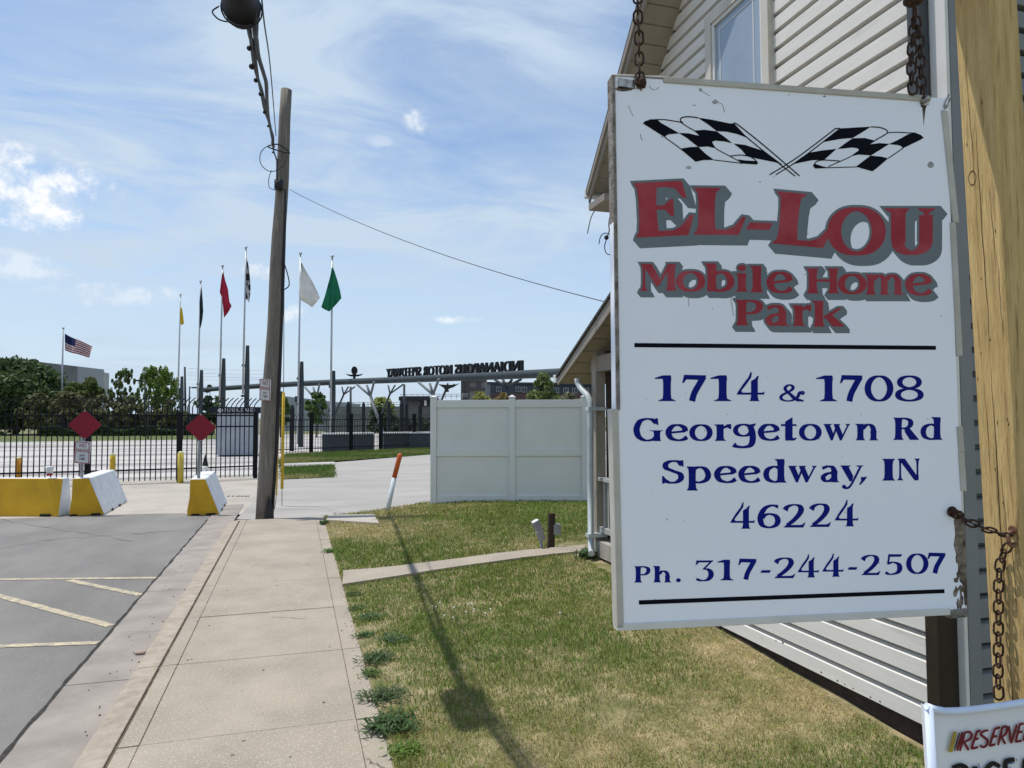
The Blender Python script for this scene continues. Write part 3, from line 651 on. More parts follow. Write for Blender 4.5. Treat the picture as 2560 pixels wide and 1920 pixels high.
class Glyphs:
    """flat vinyl shapes: drawn in sign pixels, merged into one sheet without overlaps, laid on the panel"""
    def __init__(s, plane=None, off=.0006): s.q = []; s.off = off; s.plane = plane or S; s.sweep = None
    def poly(s, pts): 
        s.q.append([tuple(p) for p in pts])
        if s.sweep:
            dx, dy = s.sweep; s.q.append([(p[0]+dx, p[1]+dy) for p in pts])
            for i in range(len(pts)): a, c = pts[i-1], pts[i]; s.q.append([a, c, (c[0]+dx, c[1]+dy), (a[0]+dx, a[1]+dy)])
    def ribbon(s, pts, ws, closed=False):
        n = len(pts); Ls, Rs = [], []
        for i in range(n):
            if closed: dx, dy = pts[(i+1)%n][0]-pts[i-1][0], pts[(i+1)%n][1]-pts[i-1][1]
            else: dx, dy = pts[min(i+1,n-1)][0]-pts[max(i-1,0)][0], pts[min(i+1,n-1)][1]-pts[max(i-1,0)][1]
            l = math.hypot(dx, dy) or 1; nx, ny = -dy/l*ws[i]/2, dx/l*ws[i]/2
            Ls.append((pts[i][0]+nx, pts[i][1]+ny)); Rs.append((pts[i][0]-nx, pts[i][1]-ny))
        m = n if closed else n-1
        for i in range(m):
            j = (i+1) % n; s.poly([Ls[i], Ls[j], Rs[j], Rs[i]])
    def build(s, name, m, parent):
        from mathutils.geometry import delaunay_2d_cdt
        V, Fc = [], []
        for q in s.q:
            ar = sum(q[i-1][0]*q[i][1]-q[i][0]*q[i-1][1] for i in range(len(q)))
            if abs(ar) < 1e-3: continue
            if ar < 0: q = q[::-1]
            k = len(V); V += [Vector((p[0]-1900, p[1]-900)) for p in q]; Fc.append(list(range(k, k+len(q))))
        v2, e2, f2, ov, oe, of = delaunay_2d_cdt(V, [], Fc, 0, 1e-3)
        b = MB(); b.v = [tuple(s.plane(p.x+1900, p.y+900, s.off)) for p in v2]
        P2 = np.array([(p.x, p.y) for p in v2]); Tn = [tuple(f) for f in f2]; ce = np.array([P2[list(t)].mean(0) for t in Tn]); hit = np.zeros(len(Tn), bool)
        Vn = np.array([(p.x, p.y) for p in V])
        for q in Fc:
            Q = Vn[q]; lo, hi = Q.min(0), Q.max(0); c = np.where(~hit & (ce >= lo).all(1) & (ce <= hi).all(1))[0]
            if len(c): hit[c] |= inpoly(ce[c, 0], ce[c, 1], Q)
        for f, h_ in zip(Tn, hit):
            if h_: b.f.append(f); b.mi.append(0); b.sm.append(False)
        return b.build(name, m, parent, fixn=False)
# --- a flared roman alphabet. Every glyph is a list of primitives in units of the cap height (y up)
T_, t_ = .235, .062
def cm(P, n=7):
    out = []
    for i in range(len(P)-1):
        p0, p1, p2, p3 = P[max(i-1,0)], P[i], P[i+1], P[min(i+2,len(P)-1)]
        for k in range(n):
            t = k/n; out.append(tuple(.5*((2*b_)+(-a_+c_)*t+(2*a_-5*b_+4*c_-d_)*t*t+(-a_+3*b_-3*c_+d_)*t**3) for a_, b_, c_, d_ in zip(p0, p1, p2, p3)))
    return out+[P[-1]]
def stem(x, y0, y1, w=T_, bl=.07, br=.07, tl=.07, tr=.07):
    h = y1-y0; a, c = x-w/2, x+w/2; f = .10*min(1, h); e = .035
    return ('p', [(a-bl,y0),(c+br,y0),(c+br*.9,y0+e*.6),(c+.015,y0+f),(c,y0+.3*h),(c,y1-.3*h),(c+.015,y1-f),(c+tr*.9,y1-e*.6),(c+tr,y1),(a-tl,y1),(a-tl*.9,y1-e*.6),(a-.015,y1-f),(a,y1-.3*h),(a,y0+.3*h),(a-.015,y0+f),(a-bl*.9,y0+e*.6)])
def rib(P, T=T_, t=t_, ends=None, cl=False, n=7):
    return ('r', cm(P, n) if not cl else P, T, t, ends, cl)
def ell(cx, cy, rx, ry, a0=0, a1=360, T=T_, t=t_, n=40):
    cl = (a1-a0) == 360; N = n if cl else int(n*(a1-a0)/360)+1
    P = [(cx+rx*math.cos(R_(a0+(a1-a0)*i/(N if cl else N-1))), cy+ry*math.sin(R_(a0+(a1-a0)*i/(N if cl else N-1)))) for i in range(N)]
    return ('r', P, T, t, None, cl)
XH = .72
GLY = {
 '1': (.78, [stem(.42,0,1,T_,.16,.16,0,0), ('p', [(.30,1.0),(.30,.86),(.05,.86),(.04,.90)])]),
 '7': (.80, [('p', [(.06,1.02),(.80,1.0),(.79,.93),(.66,.82),(.14,.84),(.05,.70),(.0,.70)]), rib([(.72,.95,),(.55,.62),(.40,.30),(.33,0.0)], .22, .2)]),
 '4': (.95, [('p', [(.48,1.14),(.52,1.10),(.50,.92),(.34,.66),(.16,.40),(.20,.34),(.0,.27),(.03,.33),(.22,.66),(.40,.92)]), ('p', [(0.0,.25),(.93,.25),(.95,.37),(.92,.36),(.88,.33),(.08,.33)]), ('p', [(.42,0),(.78,0),(.74,.06),(.72,.2),(.72,.82),(.76,.99),(.70,.97),(.62,.86),(.52,.80),(.49,.76),(.49,.2),(.47,.05)])]),
 '0': (.90, [ell(.45,.5,.355,.47,T=.225)]),
 '8': (.86, [ell(.43,.745,.285,.225,T=.19), ell(.43,.255,.335,.225,T=.205)]),
 '6': (.86, [rib([(.70,.93),(.52,.965),(.30,.86),(.155,.62),(.115,.36),(.20,.12),(.43,.03),(.66,.12),(.745,.32),(.66,.52),(.45,.60),(.28,.55),(.19,.45)], .225, .07), ('p', [(.66,1.0),(.76,.98),(.75,.84),(.72,.84),(.62,.92)])]),
 '2': (.82, [rib([(.07,.74),(.16,.88),(.36,.965),(.57,.93),(.66,.77),(.58,.55),(.38,.30),(.14,.09)], .235, .06), ('p', [(.02,0),(.74,0),(.82,.20),(.79,.21),(.70,.13),(.62,.11),(.12,.11),(.02,.02)])]),
 '3': (.80, [('p', [(.10,1.0),(.76,1.0),(.76,.95),(.64,.91),(.20,.90),(.12,.78),(.08,.78)]), rib([(.70,.97),(.42,.62),(.40,.58)], .07, .07), rib([(.36,.585),(.54,.56),(.66,.42),(.655,.22),(.52,.06),(.30,.02),(.10,.10)], .235, .06)]),
 '5': (.80, [('p', [(.18,1.0),(.74,1.0),(.74,.97),(.70,.88),(.26,.87)]), ('p', [(.18,1.0),(.26,.95),(.20,.52),(.12,.50)]), rib([(.16,.53),(.36,.60),(.58,.52),(.655,.32),(.58,.12),(.38,.02),(.20,.02),(.06,.10)], .235, .06)]),
 '-': (.60, [('p', [(.04,.30),(.52,.30),(.58,.43),(.12,.43)])]),
 '.': (.3, [ell(.14,.10,.055,.055,T=.11,t=.11,n=14)]),
 ',': (.3, [('p', [(.06,.17),(.29,.19),(.22,.06),(.06,-.16),(.0,-.15),(.08,.02)])]),
 '&': (1.0, [rib([(.95,.03),(.62,.22),(.30,.62),(.27,.82),(.42,.96),(.56,.84),(.50,.66),(.30,.50),(.12,.33),(.12,.14),(.30,.035),(.52,.06),(.72,.24),(.80,.48),(.86,.56)], .15, .06), ell(.92,.50,.05,.07,T=.10,t=.08,n=14), ('p', [(.50,.20),(.70,.0),(.98,.0),(.98,.03),(.66,.26),(.40,.60),(.30,.58)])]),
 'G': (1.06, [rib([(.80,.80),(.66,.93),(.46,.965),(.24,.85),(.125,.52),(.20,.20),(.42,.035),(.66,.06),(.80,.16)], .245, .065), ('p', [(.80,1.0),(.86,.99),(.88,.70),(.84,.70),(.74,.82),(.66,.90)]), stem(.83,.0,.47,.22,.0,.03,.16,.10)]),
 'R': (1.0, [stem(.22,0,1), rib([(.26,.965),(.48,.955),(.64,.86),(.655,.68),(.52,.54),(.28,.52)], .215, .065), ('p', [(.42,.54),(.62,.54),(.98,.0),(.64,0),(.46,.34)])]),
 'S': (.86, [rib([(.72,.80),(.58,.94),(.36,.955),(.185,.84),(.20,.66),(.42,.53),(.64,.41),(.69,.22),(.55,.06),(.32,.03),(.12,.14)], .235, .07), ('p', [(.70,1.0),(.77,1.0),(.78,.72),(.74,.72),(.60,.90)]), ('p', [(.05,.0),(.1,-.02),(.26,.08),(.09,.32),(.05,.32)])]),
 'I': (.44, [stem(.22,0,1)]),
 'N': (1.0, [stem(.15,0,1,.075,.09,.09,.06,0), stem(.86,0,1,.075,.09,.0,.09,.06), ('p', [(.06,1),(.34,1),(.90,.12),(.90,0),(.74,0),(.15,.88)])]),
 'P': (.88, [stem(.22,0,1), rib([(.26,.965),(.50,.955),(.68,.86),(.70,.66),(.55,.50),(.30,.47)], .225, .065)]),
 'E': (.88, [stem(.25,0,1,.27,.06,0,.06,0), ('p', [(.30,1),(.78,1),(.84,.68),(.78,.69),(.68,.86),(.56,.90),(.30,.90)]), ('p', [(.34,.57),(.50,.57),(.60,.68),(.64,.68),(.64,.36),(.60,.36),(.50,.49),(.34,.49)]), ('p', [(.30,0),(.84,0),(.94,.36),(.88,.37),(.74,.17),(.62,.10),(.30,.10)])]),
 'L': (.82, [stem(.25,0,1,.28,.08,0,.08,.10), ('p', [(.30,0),(.80,0),(.92,.38),(.86,.39),(.72,.18),(.58,.11),(.30,.11)])]),
 'O': (1.08, [ell(.54,.5,.40,.465,T=.27,t=.075)]),
 'U': (1.0, [('p', [(.02,1),(.50,1),(.48,.97),(.42,.90),(.42,.26),(.15,.30),(.15,.90),(.04,.97)]), rib([(.285,.34),(.31,.16),(.46,.045),(.64,.06),(.78,.20),(.80,.45),(.80,.85)], .27, .09), ('p', [(.64,1),(.98,1),(.96,.97),(.86,.90),(.86,.30),(.76,.26),(.765,.90),(.66,.97)])]),
 'M': (1.15, [stem(.13,0,1,.07,.08,.08,.06,0), stem(.95,0,1,.215,.06,.06,0,.06), ('p', [(.06,1),(.36,1),(.62,.42),(.56,.16),(.50,.16),(.13,.90)]), ('p', [(.56,.16),(.62,.42),(.86,1),(.96,1),(.96,.92)])]),
 'H': (1.05, [stem(.22,0,1), stem(.84,0,1,.215), ('p', [(.3,.47),(.8,.47),(.8,.56),(.3,.56)])]),
 'o': (.80, [ell(.40,XH/2,.295,XH/2-.03,T=.215)]),
 'b': (.82, [stem(.18,0,1.0,.225,-.0,0,.08,0), rib([(.24,.06),(.42,.03),(.62,.14),(.69,.36),(.60,.60),(.42,.69),(.24,.62)], .215, .065)]),
 'd': (.82, [stem(.62,0,1.02,.225,0,.08,.10,0), rib([(.58,.62),(.40,.69),(.20,.58),(.13,.36),(.20,.14),(.40,.03),(.58,.08)], .215, .065)]),
 'p': (.82, [stem(.18,-.32,XH,.225,.07,.07,.08,0), rib([(.24,.06),(.42,.03),(.62,.14),(.69,.36),(.60,.60),(.42,.69),(.24,.62)], .215, .065)]),
 'e': (.78, [rib([(.15,.36),(.60,.42),(.65,.44),(.62,.58),(.46,.69),(.28,.66),(.15,.50),(.125,.32),(.22,.12),(.42,.035),(.60,.07),(.72,.17)], .225, .07)]),
 'r': (.58, [stem(.20,0,XH,.225,.06,.08,.08,0), ('p', [(.28,.58),(.42,.72),(.56,.735),(.56,.52),(.52,.51),(.44,.58),(.30,.52)])]),
 'g': (.82, [ell(.37,.46,.255,.245,T=.19), ('p', [(.50,.66),(.60,.72),(.78,.76),(.74,.64),(.60,.62)]), rib([(.60,.60),(.665,.30),(.66,-.04),(.56,-.22),(.34,-.28),(.14,-.24),(.05,-.16)], .235, .085)]),
 't': (.60, [('p', [(.18,.0),(.50,0),(.60,.10),(.55,.13),(.46,.10),(.44,.16),(.44,1.0),(.40,1.0),(.17,.82),(.17,.10)]), ('p', [(.02,.72),(.56,.72),(.60,.64),(.02,.63)])]),
 'w': (1.12, [('p', [(.0,XH),(.36,XH),(.34,.69),(.28,.66),(.42,.28),(.38,.0),(.31,0),(.05,.66)]), ('p', [(.31,0),(.38,0),(.60,.62),(.55,.70),(.50,.60)]), ('p', [(.42,XH),(.70,XH),(.68,.69),(.64,.66),(.78,.28),(.74,0),(.67,0),(.44,.64)]), ('p', [(.67,0),(.74,0),(1.02,.62),(1.10,XH),(.88,XH),(.96,.65)])]),
 'n': (.86, [stem(.18,0,XH,.22,.06,.06,.08,0), rib([(.26,.52),(.40,.665),(.54,.66),(.64,.52),(.65,.3)], .21, .07), stem(.65,0,.42,.21,.06,.08,0,0)]),
 'm': (1.28, [stem(.18,0,XH,.21,.06,.05,.08,0), rib([(.26,.54),(.38,.665),(.50,.66),(.60,.52),(.61,.3)], .20, .07), stem(.61,0,.42,.20,.05,.05,0,0), rib([(.68,.54),(.80,.665),(.92,.66),(1.03,.52),(1.04,.3)], .20, .07), stem(1.04,0,.42,.20,.05,.08,0,0)]),
 'a': (.76, [stem(.54,.0,.5,.215,0,.08,0,0), rib([(.12,.60),(.30,.68),(.46,.65),(.54,.50),(.54,.40)], .21, .08), rib([(.50,.42),(.28,.36),(.15,.22),(.22,.07),(.36,.06),(.50,.16)], .20, .08)]),
 'y': (.80, [('p', [(.0,XH),(.38,XH),(.36,.69),(.30,.66),(.46,.26),(.42,.06),(.34,.02),(.05,.66)]), rib([(.72,.70),(.52,.20),(.36,-.16),(.24,-.26),(.10,-.22)], .085, .085), ('p', [(.56,XH),(.82,XH),(.80,.69),(.70,.66),(.60,.66)]), ell(.14,-.20,.03,.03,T=.10,t=.10,n=12)]),
 'h': (.86, [stem(.18,0,1.0,.22,.06,.06,.08,0), rib([(.26,.52),(.40,.665),(.54,.66),(.64,.52),(.65,.3)], .21, .07), stem(.65,0,.42,.21,.06,.08,0,0)]),
 'i': (.40, [stem(.19,0,XH,.225,.06,.06,.08,0), ell(.19,.92,.062,.055,T=.125,t=.11,n=16)]),
 'l': (.40, [stem(.19,0,1.0,.225,.06,.06,.08,0)]),
 'k': (.90, [stem(.18,0,1.0,.225,.06,.06,.08,0), ('p', [(.28,.36),(.34,.42),(.72,XH),(.82,XH),(.82,.69),(.50,.40),(.38,.30)]), ('p', [(.36,.40),(.52,.50),(.90,.03),(.90,0),(.58,0),(.36,.34)])]),
}
def dirw(P, i, T, t, cl, ax=1.0):
    n = len(P); a = P[(i+1)%n] if cl else P[min(i+1,n-1)]; c = P[i-1] if cl else P[max(i-1,0)]
    dx, dy = (a[0]-c[0])*ax, a[1]-c[1]; l = math.hypot(dx, dy) or 1
    return t+(T-t)*abs(dy/l)**1.6
def draw(g, ch, x0, x1, base0, cap, rot=0.0, infl=0.0, dx=0, dy=0):
    """glyph ch so that its advance box spans pixels x0..x1, baseline at pixel y base0, cap height in px"""
    wd, prims = GLY[ch]; kx = (x1-x0)/wd; ky = cap; kk = min(kx, ky)
    cx, cy = (x0+x1)/2, base0-cap/2; cr, sr = math.cos(rot), math.sin(rot)
    def M(p):
        X, Y = x0+p[0]*kx-cx, base0-p[1]*ky-cy; return (cx+X*cr-Y*sr+dx, cy+X*sr+Y*cr+dy)
    for pr in prims:
        if pr[0] == 'p':
            q = [M(p) for p in pr[1]]
            if infl:
                ar = sum(q[i-1][0]*q[i][1]-q[i][0]*q[i-1][1] for i in range(len(q))); sg = 1 if ar > 0 else -1; out = []
                n = len(q)
                for i in range(n):
                    a, b_, c = q[i-1], q[i], q[(i+1)%n]
                    e1 = (b_[0]-a[0], b_[1]-a[1]); e2 = (c[0]-b_[0], c[1]-b_[1]); l1 = math.hypot(*e1) or 1; l2 = math.hypot(*e2) or 1
                    n1 = (e1[1]/l1*sg, -e1[0]/l1*sg); n2 = (e2[1]/l2*sg, -e2[0]/l2*sg); m = (n1[0]+n2[0], n1[1]+n2[1]); d2 = max(m[0]**2+m[1]**2, .5)
                    out.append((b_[0]+m[0]*2*infl/d2, b_[1]+m[1]*2*infl/d2))
                q = out
            g.poly(q)
        else:
            _, P, T, t, ends, cl = pr
            ws = [dirw(P, i, T, t, cl)*(kx*.5+ky*.5)+2*infl for i in range(len(P))]; q = [M(p) for p in P]
            if infl and not cl:
                for e, f in ((0, 1), (-1, -2)):
                    vx, vy = q[e][0]-q[f][0], q[e][1]-q[f][1]; l = math.hypot(vx, vy) or 1; q[e] = (q[e][0]+vx/l*infl, q[e][1]+vy/l*infl)
            g.ribbon(q, ws, cl)
# blue address lines; coordinates in the photo's pixels
def zb(u, v): return 1520+.42194*u, 880+.42194*v
blue = mat('blue_vinyl', (.004,.012,.20), (.004,.010,.175), 3, .6, spec=.08)
red_v = mat('red_vinyl', (.36,.045,.06), (.29,.028,.04), 3.2, .4, c3=(.40,.075,.09), s3=7, lo3=.5, hi3=.7, spec=.1)
grey_v = mat('grey_vinyl', (.165,.195,.215), (.145,.175,.19), 2.5, .5, spec=.1)
blackv = mat('black_vinyl', (.003,.004,.008), (.005,.006,.010), 4, .6, spec=.06)
g = Glyphs()
def line(chars, b0, b1, cap, xr):
    for ch, (u0, u1) in zip(chars, xr):
        t = (u0-xr[0][0])/(xr[-1][1]-xr[0][0]); by = b0+(b1-b0)*t
        x0, y0 = zb(u0, by); x1, _ = zb(u1, by); draw(g, ch, x0, x1, y0, cap*.42194)
line('1714', 291, 291, 153, [(268,420),(440,582),(598,750),(762,928)]); line('&', 293, 293, 102, [(1010,1165)])
line('1708', 292, 293, 153, [(1225,1377),(1375,1508),(1522,1690),(1700,1872)])
line('Georgetown', 528, 523, 136, [(148,330),(336,480),(480,622),(628,734),(735,885),(884,1022),(1022,1120),(1130,1268),(1275,1440),(1466,1608)])
line('Rd', 521, 520, 132, [(1686,1848),(1846,1984)])
line('Speedway', 778, 770, 137, [(312,462),(466,618),(624,768),(768,908),(914,1060),(1065,1242),(1250,1378),(1375,1512)])
line(',', 765, 765, 137, [(1487,1538)]); line('IN', 762, 758, 129, [(1618,1708),(1710,1854)])
line('46224', 1047, 1030, 139, [(725,870),(884,1026),(1038,1170),(1194,1322),(1344,1484)])
line('Ph', 1366, 1364, 97, [(152,260),(268,380)]); line('.', 1362, 1361, 97, [(398,440)])
line('317', 1357, 1345, 122, [(508,630),(642,758),(772,880)]); line('-', 1345, 1345, 122, [(898,968)]); line('244', 1340, 1328, 122, [(984,1110),(1124,1250),(1270,1396)])
line('-', 1327, 1327, 122, [(1416,1480)]); line('2507', 1322, 1308, 120, [(1500,1615),(1636,1750),(1768,1898),(1893,2000)])
g.build('blue_lettering', blue, hs)
# red lettering with its grey block shadow
def za(u, v): return 1520+.40687*u, 420+.40687*v
RED = []
def r(ch, u0, u1, vb, cap, rot=0.0, big=True): x0, y0 = za(u0, vb); x1, _ = za(u1, vb); RED.append((ch, x0, x1, y0, cap*.40687, rot, big))
r('E', 142,502,420,335,-.05); r('L', 515,812,410,288,.01); r('-', 838,1018,478,330,.03); r('L', 1010,1345,478,322,.09); r('O', 1342,1712,535,292); r('U', 1690,2020,530,283)
for ch, u0, u1, vb, cap in (('M',195,428,754,165),('o',415,600,758,172),('b',596,785,758,172),('i',782,868,760,158),('l',872,962,763,162),('e',970,1140,768,178),('H',1213,1428,770,154),('o',1410,1592,774,172),('m',1580,1828,778,172),('e',1822,1996,782,178),('P',775,968,966,156),('a',955,1118,970,178),('r',1128,1252,970,176),('k',1258,1450,974,158)):
    r(ch, u0, u1, vb, cap, 0, False)
g = Glyphs(off=.0003)
for (ch, x0, x1, y0, cap, rot, big) in RED:
    sx_, sy_, inf = (17.5, 20.5, 6.0) if big else (9.2, 11.5, 5.2)
    g.sweep = (sx_, sy_); draw(g, ch, x0, x1, y0, cap, rot, inf)
g.build('grey_lettering_shadow', grey_v, hs)
g = Glyphs(off=.0007)
for (ch, x0, x1, y0, cap, rot, big) in RED: draw(g, ch, x0, x1, y0, cap, rot)
g.build('red_lettering', red_v, hs)
# rules and checkered flags
g = Glyphs()
for a, c in (((162,1088),(2015,1105)),): 
    p, q = za(*a), za(*c); g.poly([(p[0],p[1]-5.2),(q[0],q[1]-5),(q[0],q[1]+5),(p[0],p[1]+5.4)])
p, q = zb(183,1484), zb(1994,1417); g.poly([(p[0],p[1]-5.4),(q[0],q[1]-5),(q[0],q[1]+5),(p[0],p[1]+5.6)])
zl = lambda u, v: (1400+.28933*u, .28933*v); zr_ = lambda u, v: (2000+.25316*u, .25316*v)
LF = [[(716,1066),(735,1047),(780,1033),(845,1036),(870,1060),(1020,1145),(940,1152),(905,1185)],
 [(1190,1016),(1300,1032),(1465,1066),(1505,1066),(1622,1192),(1530,1158),(1440,1138),(1355,1133),(1280,1075)],
 [(1160,1128),(1250,1121),(1355,1135),(1425,1185),(1490,1238),(1420,1222),(1340,1215),(1308,1228),(1350,1282),(1280,1266),(1195,1270),(1100,1195),(1025,1148),(1110,1152),(1212,1175)],
 [(1043,1284),(1120,1271),(1195,1268),(1260,1330),(1332,1382),(1240,1383),(1175,1397)],
 [(1500,1240),(1600,1252),(1740,1298),(1780,1315),(1925,1424),(1860,1402),(1700,1370),(1612,1347),(1570,1295)],
 [(1535,1376),(1600,1386),(1690,1391),(1714,1408),(1700,1422),(1580,1413)]]
for q in LF: g.poly([zl(*p) for p in q])
for q, wd_ in (([(770,1036),(890,1033),(980,1045),(1052,1058)],2.6),([(1062,1062),(1040,1040),(1050,1018),(1080,1010),(1130,1009),(1195,1018)],3),([(1046,1058),(1110,1100),(1170,1135),(1212,1175)],2.4),([(905,1185),(930,1160),(1025,1149)],2.2),([(905,1185),(1040,1283),(1175,1395)],2.4),([(1310,1226),(1350,1284),(1470,1350),(1580,1411)],2.2),([(1330,1382),(1450,1396),(1580,1412)],2.2),([(1470,1348),(1560,1340),(1640,1352),(1690,1385),(1708,1410)],2.6),([(1500,1066),(1540,1080),(1760,1255),(2070,1520)],3.0),([(1500,1090),(1740,1290),(2032,1522)],2.8)):
    g.ribbon([zl(*p) for p in cm(q, 5)], [wd_]*len(cm(q, 5)))
RF = [[(395,1268),(560,1258),(702,1251),(600,1315),(520,1362),(400,1372),(235,1402),(330,1320)],
 [(520,1365),(640,1362),(730,1385),(685,1426),(780,1413),(885,1420),(790,1480),(700,1535),(580,1526),(510,1541),(582,1490),(575,1466),(520,1456),(370,1472),(440,1420)],
 [(362,1470),(240,1578),(120,1582),(0,1606),(-70,1622),(20,1550),(90,1508),(220,1485)],
 [(1075,1322),(1140,1311),(1190,1330),(1223,1360),(1180,1386),(1020,1462),(985,1432),(888,1419),(980,1375)],
 [(697,1536),(800,1546),(872,1563),(760,1660),(715,1692),(552,1646)],
 [(130,1642),(150,1618),(225,1642),(300,1660),(150,1664)]]
for q in RF: g.poly([zr_(*p) for p in q])
for q, wd_ in (([(700,1253),(780,1257),(850,1280),(864,1308),(840,1330),(760,1375),(682,1425)],2.8),([(864,1310),(960,1306),(1075,1312),(1140,1313)],2.4),([(1020,1462),(872,1563)],2.4),([(885,1420),(985,1432),(1020,1460)],2.2),([(582,1490),(500,1545),(400,1592),(280,1645)],2.3),([(132,1640),(165,1595),(240,1580),(390,1590)],2.6),([(240,1657),(400,1652),(560,1648)],2.2),([(350,1270),(-20,1550),(-300,1726)],2.9),([(380,1282),(20,1560),(-240,1726)],2.8),([(345,1270),(395,1268)],3.0)):
    g.ribbon([zr_(*p) for p in cm(q, 5)], [wd_]*len(cm(q, 5)))
g.build('flag_emblem', blackv, hs)
# rust and dirt stains round the bolts (shapes of their own), scuffs
stain = mat('rust_stain', (.055,.036,.026), (.30,.25,.20), 26, .7, lo=.42, hi=.66)
scuff = mat('scuff_grey', (.28,.28,.29), (.46,.47,.49), 30, .6)
g = Glyphs(); g.off = .0002
def blob(cx, cy, rx, ry, n=18, j=.25): g.poly([(cx+rx*math.cos(2*math.pi*i/n)*random.uniform(1-j,1+j), cy+ry*math.sin(2*math.pi*i/n)*random.uniform(1-j,1+j)) for i in range(n)])
blob(1601,209,13,16); blob(1560,222,26,6); blob(2310,258,10,12); g.poly([(2305,262),(2315,262),(2311,300),(2309.5,318)]); blob(2398,1292,10,18); 
g.poly([(2402,1300),(2412,1330),(2414,1420),(2408,1470),(2404,1430),(2396,1390),(2390,1352),(2396,1330)]); g.poly([(2390,1330),(2404,1310),(2409,1400),(2398,1375),(2386,1368)])
g.poly([(2384,1300),(2400,1286),(2411,1300),(2416,1420),(2419,1515),(2411,1512),(2408,1470),(2398,1440),(2392,1395),(2384,1362),(2388,1335)])
for _ in range(26): blob(random.gauss(2399,8), random.uniform(1310,1515), random.uniform(1.5,6), random.uniform(3,14))
for _ in range(9): blob(random.uniform(2060,2300), 236+random.uniform(1,6), random.uniform(1.5,4.5), random.uniform(1,3))
for _ in range(16): blob(random.uniform(1700,1850), 1561+random.uniform(-8,-3), random.uniform(1.5,6), random.uniform(.8,2))
g.build('rust_stain', stain, hs)
g = Glyphs(); g.off = .0002
for q in ([(1748,222),(1760,231),(1775,240)],[(1571,264),(1577,278),(1583,291)],[(1622,215),(1632,224),(1640,224),(1648,217)],[(1795,256),(1806,262),(1811,281)],[(1601,335),(1603,345),(1606,351)],[(1720,730),(1721,742),(1722,766)],[(1826,740),(1830,765),(1834,790)]):
    g.ribbon(cm(q, 4), [2.2]*len(cm(q, 4)))
for cx, cy, rx, ry in ((1788,255,7,6),(1722,419,7,4),(1736,263,5,1.5),(1751,225,4,5),(2327,412,8,8),(1655,342,3,2),(1900,455,3,1.5)): blob(cx, cy, rx, ry)
for _ in range(46): blob(random.uniform(1560,2360), random.uniform(230,1520), random.uniform(.7,2.4), random.uniform(.7,2.0))
g.build('scuff_mark', scuff, hs)
# bolts
rusty = mat('rusty_iron', (.085,.050,.036), (.05,.036,.032), 60, .75, metal=.5, bump=.6, bscale=300, c3=(.15,.075,.045), s3=90, lo3=.55, hi3=.7)
steel = mat('galvanised', (.45,.44,.42), (.25,.23,.21), 80, .4, metal=.9)
for (px, py, m) in ((1602,207,rusty),(2310,252,steel),(2379,1279,rusty)):
    b = MB(); c = S(px, py); b.tube([c-sn*.05, c+sn*.012], .0085, 10); b.tube([c+sn*.001, c+sn*.003], .014, 12); b.sphere(c+sn*.012, .009, 10, 6); b.build('bolt', m, hs)

# ------------------------------------------------------------------ timber post, its arm, chains
wood = mat('treated_pine', (.72,.52,.235), (.52,.36,.145), 5.5, .8, bump=1, bscale=24, stretch=(9,9,.55), c3=(.28,.18,.075), s3=9, lo3=.55, hi3=.70, detail=10)
def postc(z): return Vector((1.80-.030*(z-2.37), 1.43, z))   # near left edge of the post
tp_ = thing('timber_post', postc(0), 'yellow brown square timber post leaning slightly, holding the hanging sign on its arm', 'post')
b = MB(); W = .105
lo, hi = postc(-.3), postc(3.12); b.prism([lo, lo+Vector((W,0,0)), lo+Vector((W,W,0)), lo+Vector((0,W,0))], hi-lo); post = b.build('post', wood, tp_, bevel=.006)
# grain checks and a knot, cut as thin dark slivers standing in the face
crackm = mat('wood_check', (.085,.05,.025), (.05,.03,.016), 20, .9)
b = MB()
def onface(z, y): p = postc(z); return Vector((p.x-.0006, p.y+y, z))
for (y0, z0, z1, wd_) in ((.060,2.75,2.05,.0022),(.056,2.05,1.36,.003),(.030,2.55,2.28,.0014),(.078,2.9,2.5,.0014),(.020,2.35,2.1,.0012),(.042,1.75,1.52,.0014),(.078,2.0,1.70,.0012),(.026,1.62,1.36,.0013),(.05,1.35,1.05,.0018),(.072,1.32,.9,.0013)):
    pts = [(y0+random.uniform(-.0018,.0018)-.006*i/10, z0+(z1-z0)*i/10) for i in range(11)]
    for i in range(10):
        a_, c_ = pts[i], pts[i+1]; w0 = wd_*math.sin(math.pi*(i+.15)/10.5); w1 = wd_*math.sin(math.pi*(i+1.15)/11)
        b.face([onface(a_[1],a_[0]-w0/2), onface(a_[1],a_[0]+w0/2), onface(c_[1],c_[0]+w1/2), onface(c_[1],c_[0]-w1/2)])
for (y, z, r0, r1, rz) in ((.078,2.56,.012,.0105,.021),):
    for i in range(20):
        a0, a1 = 2*math.pi*i/20, 2*math.pi*(i+1)/20
        b.face([onface(z+rz*math.sin(a0), y+r0*math.cos(a0)), onface(z+rz*math.sin(a1), y+r0*math.cos(a1)), onface(z+rz*.86*math.sin(a1), y+r1*math.cos(a1)), onface(z+rz*.86*math.sin(a0), y+r1*math.cos(a0))])
for _ in range(14):
    y, z = random.uniform(.008,.098), random.uniform(1.3,2.9); 
    q = [onface(z+random.uniform(.002,.008)*math.sin(a), y+random.uniform(.0008,.002)*math.cos(a)) for a in [i*math.pi/4 for i in range(8)]]; b.face(q)
b.build('wood_check', crackm, post, fixn=False)
arm = MB(); ax0 = Vector((PL_.x-.02, PL_.y+.0, 3.17)); ax1 = Vector((postc(3.17).x+W+.08, 1.487, 3.17)); arm.obox(ax0, ax1, .105, .11); arm.build('arm', wood, tp_, bevel=.006)
